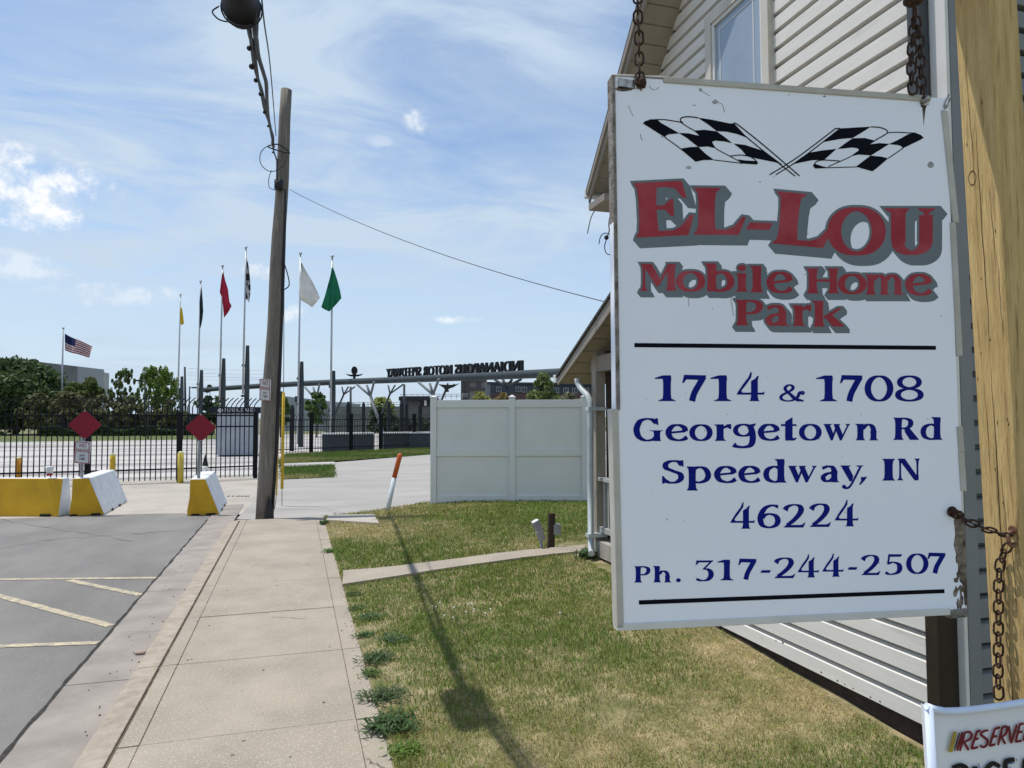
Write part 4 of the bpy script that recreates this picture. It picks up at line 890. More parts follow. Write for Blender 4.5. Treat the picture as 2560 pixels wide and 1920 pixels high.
def torus_link(b, c, d, n, a, w_, r):
    d = Vector(d).normalized(); n = Vector(n); n = (n-d*n.dot(d)).normalized(); P = []
    s = a-w_
    for i in range(7): t = -math.pi/2+math.pi*i/6; P.append(c+d*(s+w_*math.cos(t))+n*(w_*math.sin(t)))
    for i in range(7): t = math.pi/2+math.pi*i/6; P.append(c+d*(-s+w_*math.cos(t))+n*(w_*math.sin(t)))
    b.tube(P, r, 7, closed=True)
def chain(name, pts, label, pitch=.026, wire=.0028, m=None, start=0):
    pts = [Vector(p) for p in pts]; Ls = [0]
    for p, q in zip(pts, pts[1:]): Ls.append(Ls[-1]+(q-p).length)
    n = max(2, round(Ls[-1]/pitch)); b = MB()
    for i in range(n):
        s = (i+.5)*Ls[-1]/n; k = max(j for j in range(len(pts)-1) if Ls[j] <= s); t = (s-Ls[k])/(Ls[k+1]-Ls[k]); c = pts[k].lerp(pts[k+1], t); d = pts[k+1]-pts[k]
        side = (su*1+sn*.35) if (i+start) % 2 == 0 else (sn*1-su*.35)
        torus_link(b, c, d, side, pitch*.5+wire*1.7, pitch*.40, wire)
    o = b.build(name, m or rusty); return tag(o, label, 'chain', 'rusty chains on the sign and post')
def spl(pts): return smooth(pts, 4)
c1 = S(1600,205,.012)
chain('chain', spl([c1, S(1598,160), S(1597,80), S(1594,0), Vector((ax0.x+.10, S(1594,0).y, 3.115))]), 'single rusty chain on the sign corner away from the timber post')
eye = S(2287,44,.0)
ch1 = chain('chain', [eye, S(2282,95,.006), S(2278,150,.006), S(2279,205,.006), S(2283,232,.008)], 'strand of the doubled chain hanging farther from the timber post', start=1)
ch2 = chain('chain', [eye+Vector((.002,0,0)), S(2298,95,.004), S(2301,150,.004), S(2303,200,.004), S(2308,240,.010)], 'strand of the doubled chain hanging nearer the timber post')
b = MB(); b.tube([eye, S(2286,12), Vector((S(2286,12).x, S(2286,12).y, 3.12))], .006, 8); b.sphere(S(2284,0), .026, 12, 8, sc_=(1,1,.6))
tag(b.build('eye_bolt', rusty), 'rusty eye bolt under the arm with the doubled chain', 'bolt')
b = MB(); b.tube(smooth([S(2372,236,-.0),S(2362,262,.003),S(2366,270,.003),S(2375,246,.002)],3), .0022, 5); b.box(tuple(S(1545,205,.002)-Vector((.0,.002,.012))), tuple(S(1590,205,.004)+Vector((0,.004,.006)))); b.build('bracket', steel, hs)
hook = onface(PX(2535,1345,1.79).z, .018)
p1, p2 = S(2380,1280,.014), hook+Vector((-.012,0,.0))
chain('chain', [p1, p1.lerp(p2,.35)+Vector((0,0,-.008)), p1.lerp(p2,.7)+Vector((0,0,-.007)), p2], 'short slack chain tying the sign edge to the timber post', pitch=.030)
b = MB(); hk = smooth([hook+Vector((.02,.0,.014)), hook+Vector((-.014,-.002,.010)), hook+Vector((-.026,-.006,-.010)), hook+Vector((-.016,-.008,-.026)), hook+Vector((-.004,-.008,-.018))], 4); b.tube(hk, .005, 8); b.tube([hook+Vector((-.001,0,.016)), hook+Vector((-.005,0,.016))], .011, 8)
b.build('hook', mat('copper_rust', (.26,.13,.09), (.12,.07,.05), 70, .5, metal=.6), tp_)
h0 = hook+Vector((-.02,-.004,-.02)); pxs = [(2503,1400),(2497,1450),(2496,1530),(2496,1610),(2495,1690),(2497,1745)]
dpl = [h0]+[VPL(px, py, (hook.x-.014-.0*py, hook.y, 0), Vector((1,.0,0))) for px, py in pxs]
chain('chain', spl(dpl), 'long rusty chain hanging down the side of the timber post', pitch=.0285)

# ------------------------------------------------------------------ hand painted reserved sign
q0, q1 = D(2312,1764,1.47), D(2560,1768,1.50); ru = (q1-q0); ru.z = 0; rl = ru.length; ru.normalize(); rn = Vector((ru.y,-ru.x,0)); rn = rn if rn.y < 0 else -rn
def RS(px, py, off=0.0): return VPL(px, py, q0+rn*(off+.004), rn)
rz = q0.z
rs = thing('reserved_sign', Vector((q0.x+.25, q0.y, 0)), 'white hand painted reserved parking sign at the foot of the timber post', 'sign')
white_p = mat('painted_board', (.74,.76,.80), (.68,.70,.74), 4, .5, c3=(.62,.65,.72), s3=9, lo3=.6, hi3=.75)
WD, HT = .62, .50
tops = [(0,0),(.016,-.006),(.04,-.012),(.075,-.0135),(.12,-.012),(.17,-.009),(.22,-.005),(.30,.002),(.40,.008),(.50,.010),(.60,.010),(WD,.010)]
b = MB()
front = [q0+ru*u+Vector((0,0,v)) for u, v in tops]+[q0+ru*WD-Vector((0,0,HT)), q0-Vector((0,0,HT))-ru*-.02]
b.prism(front, -rn*.012); b.build('board', white_p, rs)
b = MB(); e0 = q0+rn*.004; pts = [e0+ru*u+Vector((0,0,v)) for u, v in tops]; 
b.tube(pts, .0075, 8); b.tube([e0+ru*.006, e0+ru*.022-Vector((0,0,HT))], .0085, 8); b.build('rolled_edge', mat('board_edge', (.66,.74,.88), (.58,.66,.80), 20, .45), rs)
for u in (.12, .50):
    b = MB(); p = q0+ru*u-rn*.03; b.box((p.x-.02,p.y-.01,-.1),(p.x+.02,p.y+.014,q0.z-.1)); b.build('leg', wood, rs)
zz_ = lambda u, v: (2280+.12658*u, 1720+.12658*v)
def brush(segs, m, name, wd_):
    g = Glyphs(RS)
    for q in segs:
        c = cm([zz_(*p) for p in q], 5); n = len(c); g.ribbon(c, [wd_*(.8+.2*math.sin(math.pi*i/(n-1))) for i in range(n)])
    return g.build(name, m, rs)
redp = mat('brush_red', (.16,.012,.022), (.12,.010,.018), 30, .5)
brush([[(1000,870),(890,1240)],[(1045,880),(945,1245)],[(1045,880),(1140,870),(1180,940),(1130,1020),(1020,1070)],[(1030,1070),(1120,1230)],
 [(1290,850),(1170,1200)],[(1290,860),(1360,835)],[(1240,1020),(1320,990)],[(1170,1200),(1305,1170)],
 [(1515,835),(1430,850),(1360,910),(1420,970),(1490,1030),(1480,1120),(1410,1170),(1340,1130)],
 [(1640,800),(1530,1150)],[(1640,810),(1740,770)],[(1590,970),(1680,945)],[(1530,1145),(1650,1110)],
 [(1790,760),(1700,1130)],[(1780,780),(1860,760),(1880,830),(1840,920),(1760,970)],[(1770,970),(1845,1110)],
 [(1915,750),(1955,1090)],[(2075,725),(1960,1090)],
 [(2130,720),(2045,1070)],[(2120,720),(2210,700)],[(2090,880),(2180,860)],[(2040,1065),(2170,1040)],
 [(2290,700),(2200,1040)],[(2290,700),(2400,740),(2390,880),(2330,990),(2200,1040)]], redp, 'red_lettering', 6.4)
brush([[(935,880),(835,1245)]], mat('brush_maroon', (.06,.012,.02), rough=.5), 'dark_stripe', 3.5)
g = Glyphs(RS); g.poly([zz_(*p) for p in ((825,858),(888,860),(800,1268),(722,1262))]); g.build('yellow_stripe', mat('brush_yellow', (.38,.29,.035), (.32,.24,.04), 40, .5), rs)
g = Glyphs(RS); g.poly([zz_(*p) for p in ((770,870),(795,868),(715,1250),(695,1250))]); g.build('faded_stripe', mat('brush_faded', (.40,.40,.33), rough=.5), rs)
blk = mat('brush_black', (.010,.010,.013), rough=.5)
brush([[(800,1900),(850,1560)],[(800,1580),(960,1530),(1080,1600),(1040,1720),(880,1760)],[(950,1760),(1090,1900)],[(1120,1900),(1250,1550)],[(1250,1550),(1330,1900)],[(1160,1760),(1300,1760)],
 [(1740,1560),(1600,1490),(1480,1600),(1450,1750),(1520,1880),(1680,1880)],[(1830,1900),(1850,1440)],[(1830,1450),(2030,1410)],[(1840,1640),(1980,1620)],[(1830,1880),(2020,1870)],[(2200,1900),(2230,1430)],[(2200,1440),(2380,1420),(2430,1540),(2360,1660),(2240,1680)]], blk, 'black_lettering', 13)
brush([[(1315,1490),(1400,1880)],[(1890,1540),(1890,1500),(2030,1480)],[(2060,1400),(2075,1440)]], mat('brush_blue', (.06,.16,.40), rough=.5), 'blue_outline', 3)
# ------------------------------------------------------------------ utility pole with cables
polewood = mat('weathered_pole', (.22,.195,.165), (.135,.12,.102), 6, .9, bump=1, bscale=20, stretch=(7,7,.5), c3=(.32,.28,.235), s3=3, lo3=.55, hi3=.7)
pb = G(660,1292,0); ptp = PY(717,225,pb.y+.02)
up_ = thing('utility_pole', pb, 'tall weathered wooden utility pole leaning slightly at the end of the pavement', 'utility pole')
b = MB(); NP = 14
b.tube([pb.lerp(ptp, i/NP)+Vector((.012*math.sin(i*1.3),0,0))-Vector((0,0,.3 if i == 0 else 0)) for i in range(NP+1)], [.168-.062*i/NP for i in range(NP+1)], 20); b.build('pole', polewood, up_)
def onpole(px, py, dx=0): return PY(px, py, pb.y-.12+dx)
b = MB(); pts = [onpole(676,1280,-.05), onpole(688,1100), onpole(696,900), onpole(703,700), onpole(707,560), onpole(707,470)]
b.tube([p+Vector((.03,.06,0)) for p in pts], .034, 8)
b.build('cable_riser', mat('riser_black', (.022,.024,.03), (.03,.03,.035), 5, .5), up_)
b = MB(); p = onpole(697,462,-.06); b.tube([p-Vector((0,0,.09)), p+Vector((0,0,.09))], .085, 12); b.build('terminal_box', MATS['riser_black'], up_)
b = MB(); zp_ = lambda u, v, d=0: onpole(500+.28933*u, .28933*v, -.1+d)
b.tube(smooth([zp_(690,1250),(zp_(600,1255,-.05)),zp_(530,1310,-.05),zp_(520,1400,-.05),zp_(570,1465,-.05),zp_(640,1480),zp_(720,1430),zp_(755,1340)],5), .008, 5); b.build('wire_loop', MATS['cable_black'], up_); b = MB()
b.tube(smooth([zp_(620,1470),zp_(595,1540),zp_(600,1620),zp_(650,1645)],5), .007, 5); b.build('wire_loop', MATS['cable_black'], up_); b = MB()
b.tube(smooth([onpole(708,650),onpole(720,690),onpole(722,715),onpole(705,726)],5), .012, 6); b.build('wire_loop', MATS['cable_black'], up_); b = MB()
b.tube(smooth([zp_(590,1260),zp_(680,1248),zp_(775,1325),zp_(640,1290),zp_(585,1268)],5), .013, 6); b.build('wire_loop', MATS['cable_black'], up_)
b = MB(); bp = G(664,1293,0); b.prism([bp+Vector((-.02,-.19,0)), bp+Vector((.16,-.19,0)), bp+Vector((.11,-.165,.30)), bp+Vector((.05,-.165,.42))], (0,.06,0)); b.build('base_guard', MATS['riser_black'], up_)

def noparking(name, c00, c10, c11, label, nrm_off):
    """corners given in the world: lower left, lower right, upper right"""
    a, r_, t = Vector(c00), Vector(c10)-Vector(c00), Vector(c11)-Vector(c10); wd_, ht = r_.length, t.length; r_.normalize(); t.normalize(); n = r_.cross(t).normalized()
    o = thing(name, a+r_*wd_/2, label, 'sign', 'no parking signs')
    b = MB(); rad = wd_*.1; P = []
    for cx, cy, a0 in ((wd_-rad,rad,-90),(wd_-rad,ht-rad,0),(rad,ht-rad,90),(rad,rad,180)):
        for i in range(5): an = R_(a0+90*i/4); P.append(a+r_*(cx+rad*math.cos(an))+t*(cy+rad*math.sin(an)))
    b.prism(P, -n*.006); b.build('plate', mat('sign_aluminium', (.60,.60,.61), (.52,.52,.54), 5, .45), o)
    b = MB(); iw = .022; m_ = []
    for k in (0, 1):
        e = wd_*(.035+.05*k); m_.append([a+r_*(e+ (p-a).dot(r_)/wd_*(wd_-2*e))+t*(e+(p-a).dot(t)/ht*(ht-2*e))+n*.002 for p in P])
    for i in range(len(P)): j = (i+1) % len(P); b.face([m_[0][i], m_[0][j], m_[1][j], m_[1][i]])
    lines = (('NO',.42,.165,.725),('PARKING',.80,.155,.50),('ANY',.36,.10,.31),('TIME',.40,.10,.155))
    for txt, fw_, fh, y in lines:
        put_text(b, txt, lambda x, yy, zz, fw_=fw_, y=y: a+r_*(wd_*(1-fw_)/2+x)+t*(ht*y+yy)+n*(.002+zz), wd_*fw_, ht*fh, 0 if txt in ('NO','PARKING') else 1, 0, .012)
    b.build('lettering', [mat('sign_red', (.32,.035,.05), rough=.5), mat('sign_black', (.05,.04,.05), rough=.5)], o, fixn=False)
    for y in (.93, .06): b = MB(); b.sphere(a+r_*wd_/2+t*ht*y+n*.003, .010, 8, 5); b.build('bolt', steel, o)
    return o
yS = pb.y-.20
noparking('parking_sign', PY(648,1001,yS), PY(676,1003,yS), PY(678,949,yS), 'no parking sign fixed to the wooden utility pole', 0)

# heavy cables: from the pole over the pavement towards the camera, with a black splice case
rub = mat('cable_rubber', (.018,.018,.022), (.03,.03,.033), 9, .55)
def cpt(u, v): 
    inv = .0702+(.1750-.0702)*(1250-v)/(1250-230); return D(500+.28933*u, .28933*v, 1/max(inv,.05))
tail = []
A_ = [cpt(u,v) for u, v in ((670,1560),(665,1400),(638,1310),(626,1250),(625,1180),(600,1080),(570,960),(540,800),(500,680),(467,560),(447,400),(428,250))]
B_ = [cpt(u,v) for u, v in ((640,1270),(630,1230),(610,1120),(590,1000),(578,850),(572,720),(545,620),(503,480),(486,350),(470,215))]
A_[0] = onpole(692,452,-.10); A_[1] = onpole(692,405,-.11)
# beyond the splice case the cables run on, out of the picture
def beyond(P, dx): q = P[-1]; return [q+Vector((-.02+dx,-.35,.14)), q+Vector((-.02+dx,-.9,.22)), q+Vector((.05+dx,-3.2,.34)), q+Vector((.2+dx,-8,.8)), q+Vector((.5+dx,-22,2.5))]
A2, B2 = A_+beyond(A_, 0), B_+beyond(B_, .03)
b = MB(); b.tube(smooth(A2,4), .016, 8); b.tube(smooth([p+Vector((.022*math.sin(i*1.1),0,-.022*math.cos(i*1.1))) for i, p in enumerate(A2[2:])],4), .013, 6); b.tube(smooth([p+Vector((-.018*math.sin(i*1.6),0,.014)) for i, p in enumerate(A2[2:])],4), .008, 5)
for q, rr in ((2,.022),(5,.02),(6,.024),(7,.028),(8,.026),(9,.030),(10,.024)): b.sphere(A_[q]+Vector((-.02,0,-.02)), rr, 8, 6)
b.tube(smooth(B2,4), .021, 8)
tag(b.build('overhead_cable', rub), 'thick bundle of twisted black cables sagging from the pole towards the viewer', 'cable')
sp0 = D(598,-14,5.42); ax = (B_[-1]-B_[-3]).normalized(); ax = Vector((-.02,-1,-.02)).normalized()
b = MB(); Lc = .34; prof = [(-1.0,.0),(-.985,.06),(-.93,.115),(-.8,.150),(-.55,.160),(-.5,.168),(-.46,.158),(0,.158),(.46,.158),(.5,.168),(.55,.160),(.85,.15),(.97,.10),(1,.0)]
b.tube([sp0+ax*(t*Lc) for t, _ in prof], [max(r_*.88,.002) for _, r_ in prof], 20)
sc_ = thing('splice_case', sp0, 'black drum shaped splice case hanging on the cables at the top edge of the picture', 'cable box')
b.build('case', mat('splice_black', (.004,.004,.006), (.006,.006,.008), 5, .55, spec=.12), sc_)
b = MB()
for k in (-.6, .55):
    b.tube([sp0+ax*(k*Lc)+Vector((.152*math.cos(a),0,.152*math.sin(a))) for a in [2*math.pi*i/20 for i in range(20)]], .007, 5, closed=True); b.build('band', MATS['cable_black'], sc_); b = MB()
b.tube(smooth([sp0+Vector((-.15,.1,-.06)), sp0+Vector((-.20,.12,-.10)), sp0+Vector((-.16,.16,-.13)), sp0+Vector((-.10,.2,-.12))],4), .006, 5); b.build('wire_tail', MATS['cable_black'], sc_)
b = MB(); b.tube(smooth([onpole(690,340,-.05), D(676,170,9.5), D(661,60,7.3), D(650,-40,6.3), D(600,-420,4.5), Vector((.1,-20,8.6))],4), .0085, 5)
tag(b.build('overhead_wire', mat('wire_dark', (.06,.065,.075), rough=.5)), 'thin dark wire rising steeply from the utility pole to the top of the picture', 'wire')
b = MB(); w0, w1 = onpole(724,474,-.02), PX(1506,753,3.36); pts = [w0.lerp(w1, i/14)-Vector((0,0,.16*4*(i/14)*(1-i/14))) for i in range(15)]+[PX(1545,752,3.40)]
b.tube(pts, .0055, 5); tag(b.build('service_wire', MATS['wire_dark']), 'thin wire slung from the utility pole across to the house', 'wire')
yel = mat('guard_yellow', (.60,.40,.035), (.50,.33,.03), 6, .45)
for (q0_, q1_, g0, top_, lab, wd_) in (((686,1265),(699,994),(691,1238),(706,560),'thin yellow guarded guy wire close against the utility pole', .018), ((705,1258),(709,984),(705,1222),(710.5,640),'thicker and longer yellow guarded guy wire, clear of the utility pole', .034)):
    a = G(*q0_, -.02); gw = thing('guy_wire', a, lab, 'guy wire', 'guy wires at the pole')
    b = MB(); b.tube([a-Vector((0,0,.1)), PY(*g0, a.y), PY(*q1_, a.y), PY(*top_, pb.y+.15)], .008, 5); b.build('wire', MATS['wire_dark'], gw)
    b = MB(); b.tube([PY(*g0, a.y), PY(*q1_, a.y)], wd_, 10); b.sphere(PY(*q1_, a.y), wd_, 8, 6); b.build('guard', yel, gw)

# ------------------------------------------------------------------ jersey barriers
bw = mat('barrier_white', (.72,.73,.74), (.60,.61,.62), 4, .7, bump=.3, bscale=60, c3=(.45,.44,.42), s3=7, lo3=.66, hi3=.78)
by = mat('barrier_yellow', (.60,.35,.022), (.50,.28,.02), 3, .7, bump=.3, bscale=60, c3=(.27,.185,.06), s3=9, lo3=.64, hi3=.78)
bk = mat('barrier_slot', (.02,.018,.015), rough=.9)
ZB_ = ZR
def barrier(prof, A0, dirv, L, label, faces, slots):
    """prof: (u,z) outline of the end, u along the right hand normal of dirv; faces: material per side"""
    d = Vector(dirv).normalized(); r_ = Vector((d.y,-d.x,0)); A0 = Vector(A0)
    o = thing('concrete_barrier', A0+d*L/2, label, 'barrier', 'painted concrete barriers')
    P = lambda u, z, s: A0+r_*u+d*s+Vector((0,0,z))
    b = MB(); n = len(prof)
    b.face([P(u,z,0) for u, z in prof], faces[0]); b.face([P(u,z,L) for u, z in prof][::-1], faces[1])
    for i in range(n):
        j = (i+1) % n; (u0,z0),(u1,z1) = prof[i], prof[j]; b.face([P(u0,z0,0),P(u0,z0,L),P(u1,z1,L),P(u1,z1,0)], faces[2+i])
    b.build('body', [bw, by], o, bevel=.018)
    for (s, u, wdt, hgt, along) in slots:
        b = MB()
        if along: b.box((-.5,-.5,0),(.5,.5,1),0,Matrix.Translation(P(u,-.01,s)) @ Matrix(((d.x*wdt,r_.x*.08,0,0),(d.y*wdt,r_.y*.08,0,0),(0,0,hgt,0),(0,0,0,1))))
        else: b.box((-.5,-.5,0),(.5,.5,1),0,Matrix.Translation(P(u,-.01,s)) @ Matrix(((r_.x*wdt,d.x*.08,0,0),(r_.y*wdt,d.y*.08,0,0),(0,0,hgt,0),(0,0,0,1))))
        b.build('lifting_slot', bk, o, bevel=.01)
    return o, P
def bz_(py, p): return PY(1280 if False else p[0], py, p[1]).z
L2, R2 = G(172,1291,ZR), G(254,1291,ZR); dep = (L2+R2)/2
hB = PY(185,1197,dep.y).z-ZR; wB = R2.x-L2.x
tl, tr_ = PY(177,1197,dep.y).x-L2.x, PY(219,1196,dep.y).x-L2.x
pf = [(0,0),(wB,0),(wB-.015,.05),(tr_,hB),(tl,hB),(tl-.01,hB*.45),(.0,.12)]
b2, P2 = barrier(pf, L2, (-.03,1,0), 2.55, 'white barrier with a yellow end, carrying the post with the no parking sign', [1,0,0,0,0,0,0,0,0], [(0,.08,.14,.05,False),(0,wB-.16,.17,.055,False),(.8,wB-.03,.16,.05,True),(1.6,wB-.03,.16,.05,True)])
L3, R3 = G(467,1290,ZR), G(546,1290,ZR); dep3 = (L3+R3)/2; w3 = R3.x-L3.x; h3 = PY(480,1199,dep3.y).z-ZR
tl3, tr3 = PY(473,1199,dep3.y).x-L3.x, PY(512,1199,dep3.y).x-L3.x
b3, P3 = barrier([(0,0),(w3,0),(w3-.015,.05),(tr3,h3),(tl3,h3),(tl3-.005,h3*.5),(0,.12)], L3, (-.02,1,0), 2.3, 'white barrier with a yellow end, carrying the diamond marker that stands alone', [1,0,0,0,0,0,0,0,0], [(0,.16,.15,.05,False),(0,w3-.17,.18,.05,False),(.7,w3-.03,.16,.05,True),(1.5,w3-.03,.16,.05,True)])
Ra, La = G(147,1291,ZR), G(-170,1290,ZR); d1 = (La-Ra).normalized()
h1 = PY(140,1197,Ra.y).z-ZR
b1, P1 = barrier([(.42,0),(.42,.06),(.30,h1),(.10,h1),(0,.06),(0,0)], Ra, d1, (La-Ra).length, 'long barrier whose whole broad side is yellow, with a paper cup on top', [0,0,0,0,0,1,1,0], [(.28,.0,.22,.06,True)])
# posts with red diamond markers and the second no parking sign
redd = mat('marker_red', (.24,.006,.022), (.19,.005,.018), 4, .45, spec=.3)
galv = mat('post_galvanised', (.30,.31,.325), (.22,.225,.24), 8, .5, metal=.3)
def marker(base_px, top_px, c_px, hw, hv, ty, label):
    a = PY(*base_px, ty); o = thing('diamond_marker', a, label, 'road marker', 'red diamond markers')
    b = MB(); c = PY(*top_px, ty); b.tube([a-Vector((0,0,.15)), c], .033, 10); b.build('post', galv, o)
    y = ty-.05; cc = PY(*c_px, y); sx_ = PY(c_px[0]+hw, c_px[1], y)-cc; sz_ = PY(c_px[0], c_px[1]-hv, y)-cc
    b = MB(); e = .07; P = []
    for p, q in ((sx_, sz_), (sz_, -sx_), (-sx_, -sz_), (-sz_, sx_)): P += [cc+p*(1-e)-q*e*.9, cc+p*(1-e)+q*e*.9]
    b.prism(P, (0,.008,0)); b.build('plate', redd, o)
    for k in (.90, -.90): b = MB(); b.sphere(cc+sz_*k-Vector((0,.006,0)), .016, 8, 5); b.build('bolt', steel, o)
    return o
m1_ = marker((204,1196), (208,1040), (212,1062), 43, 38, L2.y+.22, 'red diamond marker on a post above a no parking sign')
m2_ = marker((496,1199), (501,1050), (502,1069), 40, 36, L3.y+.2, 'red diamond marker alone on its post, nearer the utility pole')
noparking('parking_sign', PY(184,1158,L2.y+.13), PY(224,1160,L2.y+.13), PY(228,1104,L2.y+.13), 'no parking sign mounted below a red diamond marker', 0)
# small things on the barriers
cbase = PY(124,1189,Ra.y+.2)
b = MB(); b.tube([cbase, cbase+Vector((0,0,.05))], .055, 12, 1); b.tube([cbase+Vector((0,0,.05)), cbase+Vector((0,0,.10)), cbase+Vector((0,0,.19))], [.06,.062,.085], 12, 0)
tag(b.build('paper_cup', [mat('cup_white', (.75,.74,.72), rough=.5), mat('cup_red', (.35,.03,.03), rough=.5)]), 'small white cup with a red foot left on the yellow barrier', 'cup')
kb = PY(513,1176,L3.y+1.2)
b = MB(); b.tube([kb, kb+Vector((0,0,.10))], .07, 12, 1); b.tube([kb+Vector((0,0,.10)), kb+Vector((0,0,.28)), kb+Vector((0,0,.36))], [.065,.03,.006], 12, 0)
tag(b.build('small_cone', [mat('cone_black', (.02,.03,.025), rough=.6), MATS['cup_white']]), 'small black cone with a white foot standing on the barrier nearest the pole', 'cone')

# ------------------------------------------------------------------ steel picket fences
blkp = mat('fence_black', (.005,.006,.008), (.008,.009,.011), 6, .55, spec=.15)
def pickets(b, A0, B0, z0, zr, ztop, n, r=.018, hook=.28):
    """vertical bars with curved tops, rails at heights zr"""
    A0, B0 = Vector(A0), Vector(B0); d = (B0-A0).normalized(); out = Vector((-d.y, d.x, 0))
    for i in range(n):
        p = A0.lerp(B0, (i+.5)/n)
        zs = [z0, ztop-hook*1.1, ztop-hook*.75, ztop-hook*.35, ztop]; os_ = [0, .0, .05, .15, .27]
        b.tube([Vector((p.x,p.y,p.z+z))+(d*o_*.9+out*o_*.35)*hook/.28 for z, o_ in zip(zs, os_)], r, 5)
    for z in zr: b.obox(A0+Vector((0,0,z)), B0+Vector((0,0,z)), .035, .045)
FA = G(-60,1221,ZR); FB = G(218,1212,ZR); FC = G(447,1204,ZR); FD = G(638,1195,ZR)
FA.z = FB.z = FC.z = FD.z = ZR
f1 = thing('picket_fence', FB, 'long black steel picket fence with curved tops between the barriers and the parking lot', 'fence')
ztop = PY(300,990,23.8).z-ZR; zr1_, zr2_, zr3_ = PY(300,1039,23.8).z-ZR, PY(300,1069.5,23.9).z-ZR, PY(300,1183,23.6).z-ZR
for a, c, n in ((FA,FB,19),(FB,FC,17),(FC,FD,16)):
    b = MB(); pickets(b, a, c, .06, (zr1_, zr2_, zr3_), ztop, n); b.build('picket_panel', blkp, f1, fixn=False)
for p, wd_ in ((FB,.16),(FC,.13),(FD,.13)):
    b = MB(); b.box((p.x-wd_/2,p.y-.06,ZR-.1),(p.x+wd_/2,p.y+.06,ZR+zr1_+.12)); b.build('post', blkp, f1, bevel=.006)
zf2 = -.02
QA, QB = G(690,1137,zf2), G(1110,1118,zf2); QA.z = QB.z = zf2
f2 = thing('picket_fence', QA, 'far black picket fence standing in the grass strip behind the driveway', 'fence')
Ym = (QA.y+QB.y)/2
zt2 = PY(870,1035,QA.lerp(QB,.43).y).z-zf2; zr_2 = [PY(870,v,QA.lerp(QB,.43).y).z-zf2 for v in (1049,1065,1117)]
sg = [0]+[(G(px,py,zf2)-QA).dot(QB-QA)/(QB-QA).length_squared for px, py in ((777,1133),(866,1128),(948,1125),(1025,1121))]+[1]
for a, c in zip(sg, sg[1:]):
    A1, B1 = QA.lerp(QB,a), QA.lerp(QB,c); b = MB(); pickets(b, A1, B1, .05, zr_2, zt2, max(6, int((B1-A1).length/.165)), r=.016, hook=.3); b.build('picket_panel', blkp, f2, fixn=False)
for a in sg[1:-1]:
    p = QA.lerp(QB,a); b = MB(); b.box((p.x-.11,p.y-.11,zf2-.1),(p.x+.11,p.y+.11,zf2+zt2+.02)); b.build('post', blkp, f2)
# bollards
for (px, pyb, pyt, r_, m, lab) in ((46,1205,1142,.095,mat('bollard_orange', (.55,.24,.03), (.46,.20,.03), 6, .5),'orange bollard behind the long yellow barrier'), (281,1212,1133,.08,yel,'yellow bollard between the two diamond markers, half hidden by a barrier'), (451,1209,1128,.09,mat('bollard_yellow', (.50,.40,.07), (.42,.33,.06), 6, .5),'olive yellow bollard against the thick fence post')):
    a = G(px, pyb, ZR-.02); c = PY(px+1, pyt, a.y); b = MB()
    b.tube([a, c-Vector((0,0,.07))], r_, 14, 0); b.tube([c-Vector((0,0,.07)), c-Vector((0,0,.03)), c], [r_*1.0,r_*.85,r_*.3], 14, 1)
    tag(b.build('bollard', [m, mat('bollard_cap', (.62,.58,.30), rough=.5)]), lab, 'bollard', 'bollards along the fence')
# ticket kiosk behind the fence
ka, kc = G(540,1141,ZR), G(641,1139,ZR); kz = PY(590,1033,ka.y).z; kt = PY(590,1017.5,ka.y).z
ks = thing('kiosk', ka, 'pale grey boxy kiosk with a dark lettered header behind the fence', 'kiosk')
b = MB(); b.box((ka.x,ka.y,ZR+.05),(kc.x,ka.y+2.2,kz)); b.build('wall', mat('kiosk_grey', (.36,.385,.43), (.31,.335,.38), 1.5, .5), ks, bevel=.02)
hx0, hx1 = PY(523,1025,ka.y-.1).x, PY(651,1025,ka.y-.1).x
b = MB(); b.box((hx0,ka.y-.1,kz+.002),(hx1,ka.y+2.3,kt)); b.build('header', mat('kiosk_header', (.012,.015,.028), rough=.5), ks)
b = MB(); put_text(b, 'PURDUE AND', lambda x, y, z: Vector((PY(562,1025,ka.y-.105).x+x, ka.y-.106, kz+.07+y)), PY(637,1025,ka.y).x-PY(562,1025,ka.y).x, (kt-kz)*.58, 0, 0, .01)
cc = PY(551,1026,ka.y-.106); rr = (kt-kz)*.34
b.face([cc+Vector((rr*math.cos(a)*1.2,0,rr*math.sin(a))) for a in [2*math.pi*i/18 for i in range(18)]])
b.build('lettering', mat('kiosk_letters', (.48,.50,.53), rough=.5), ks, fixn=False)

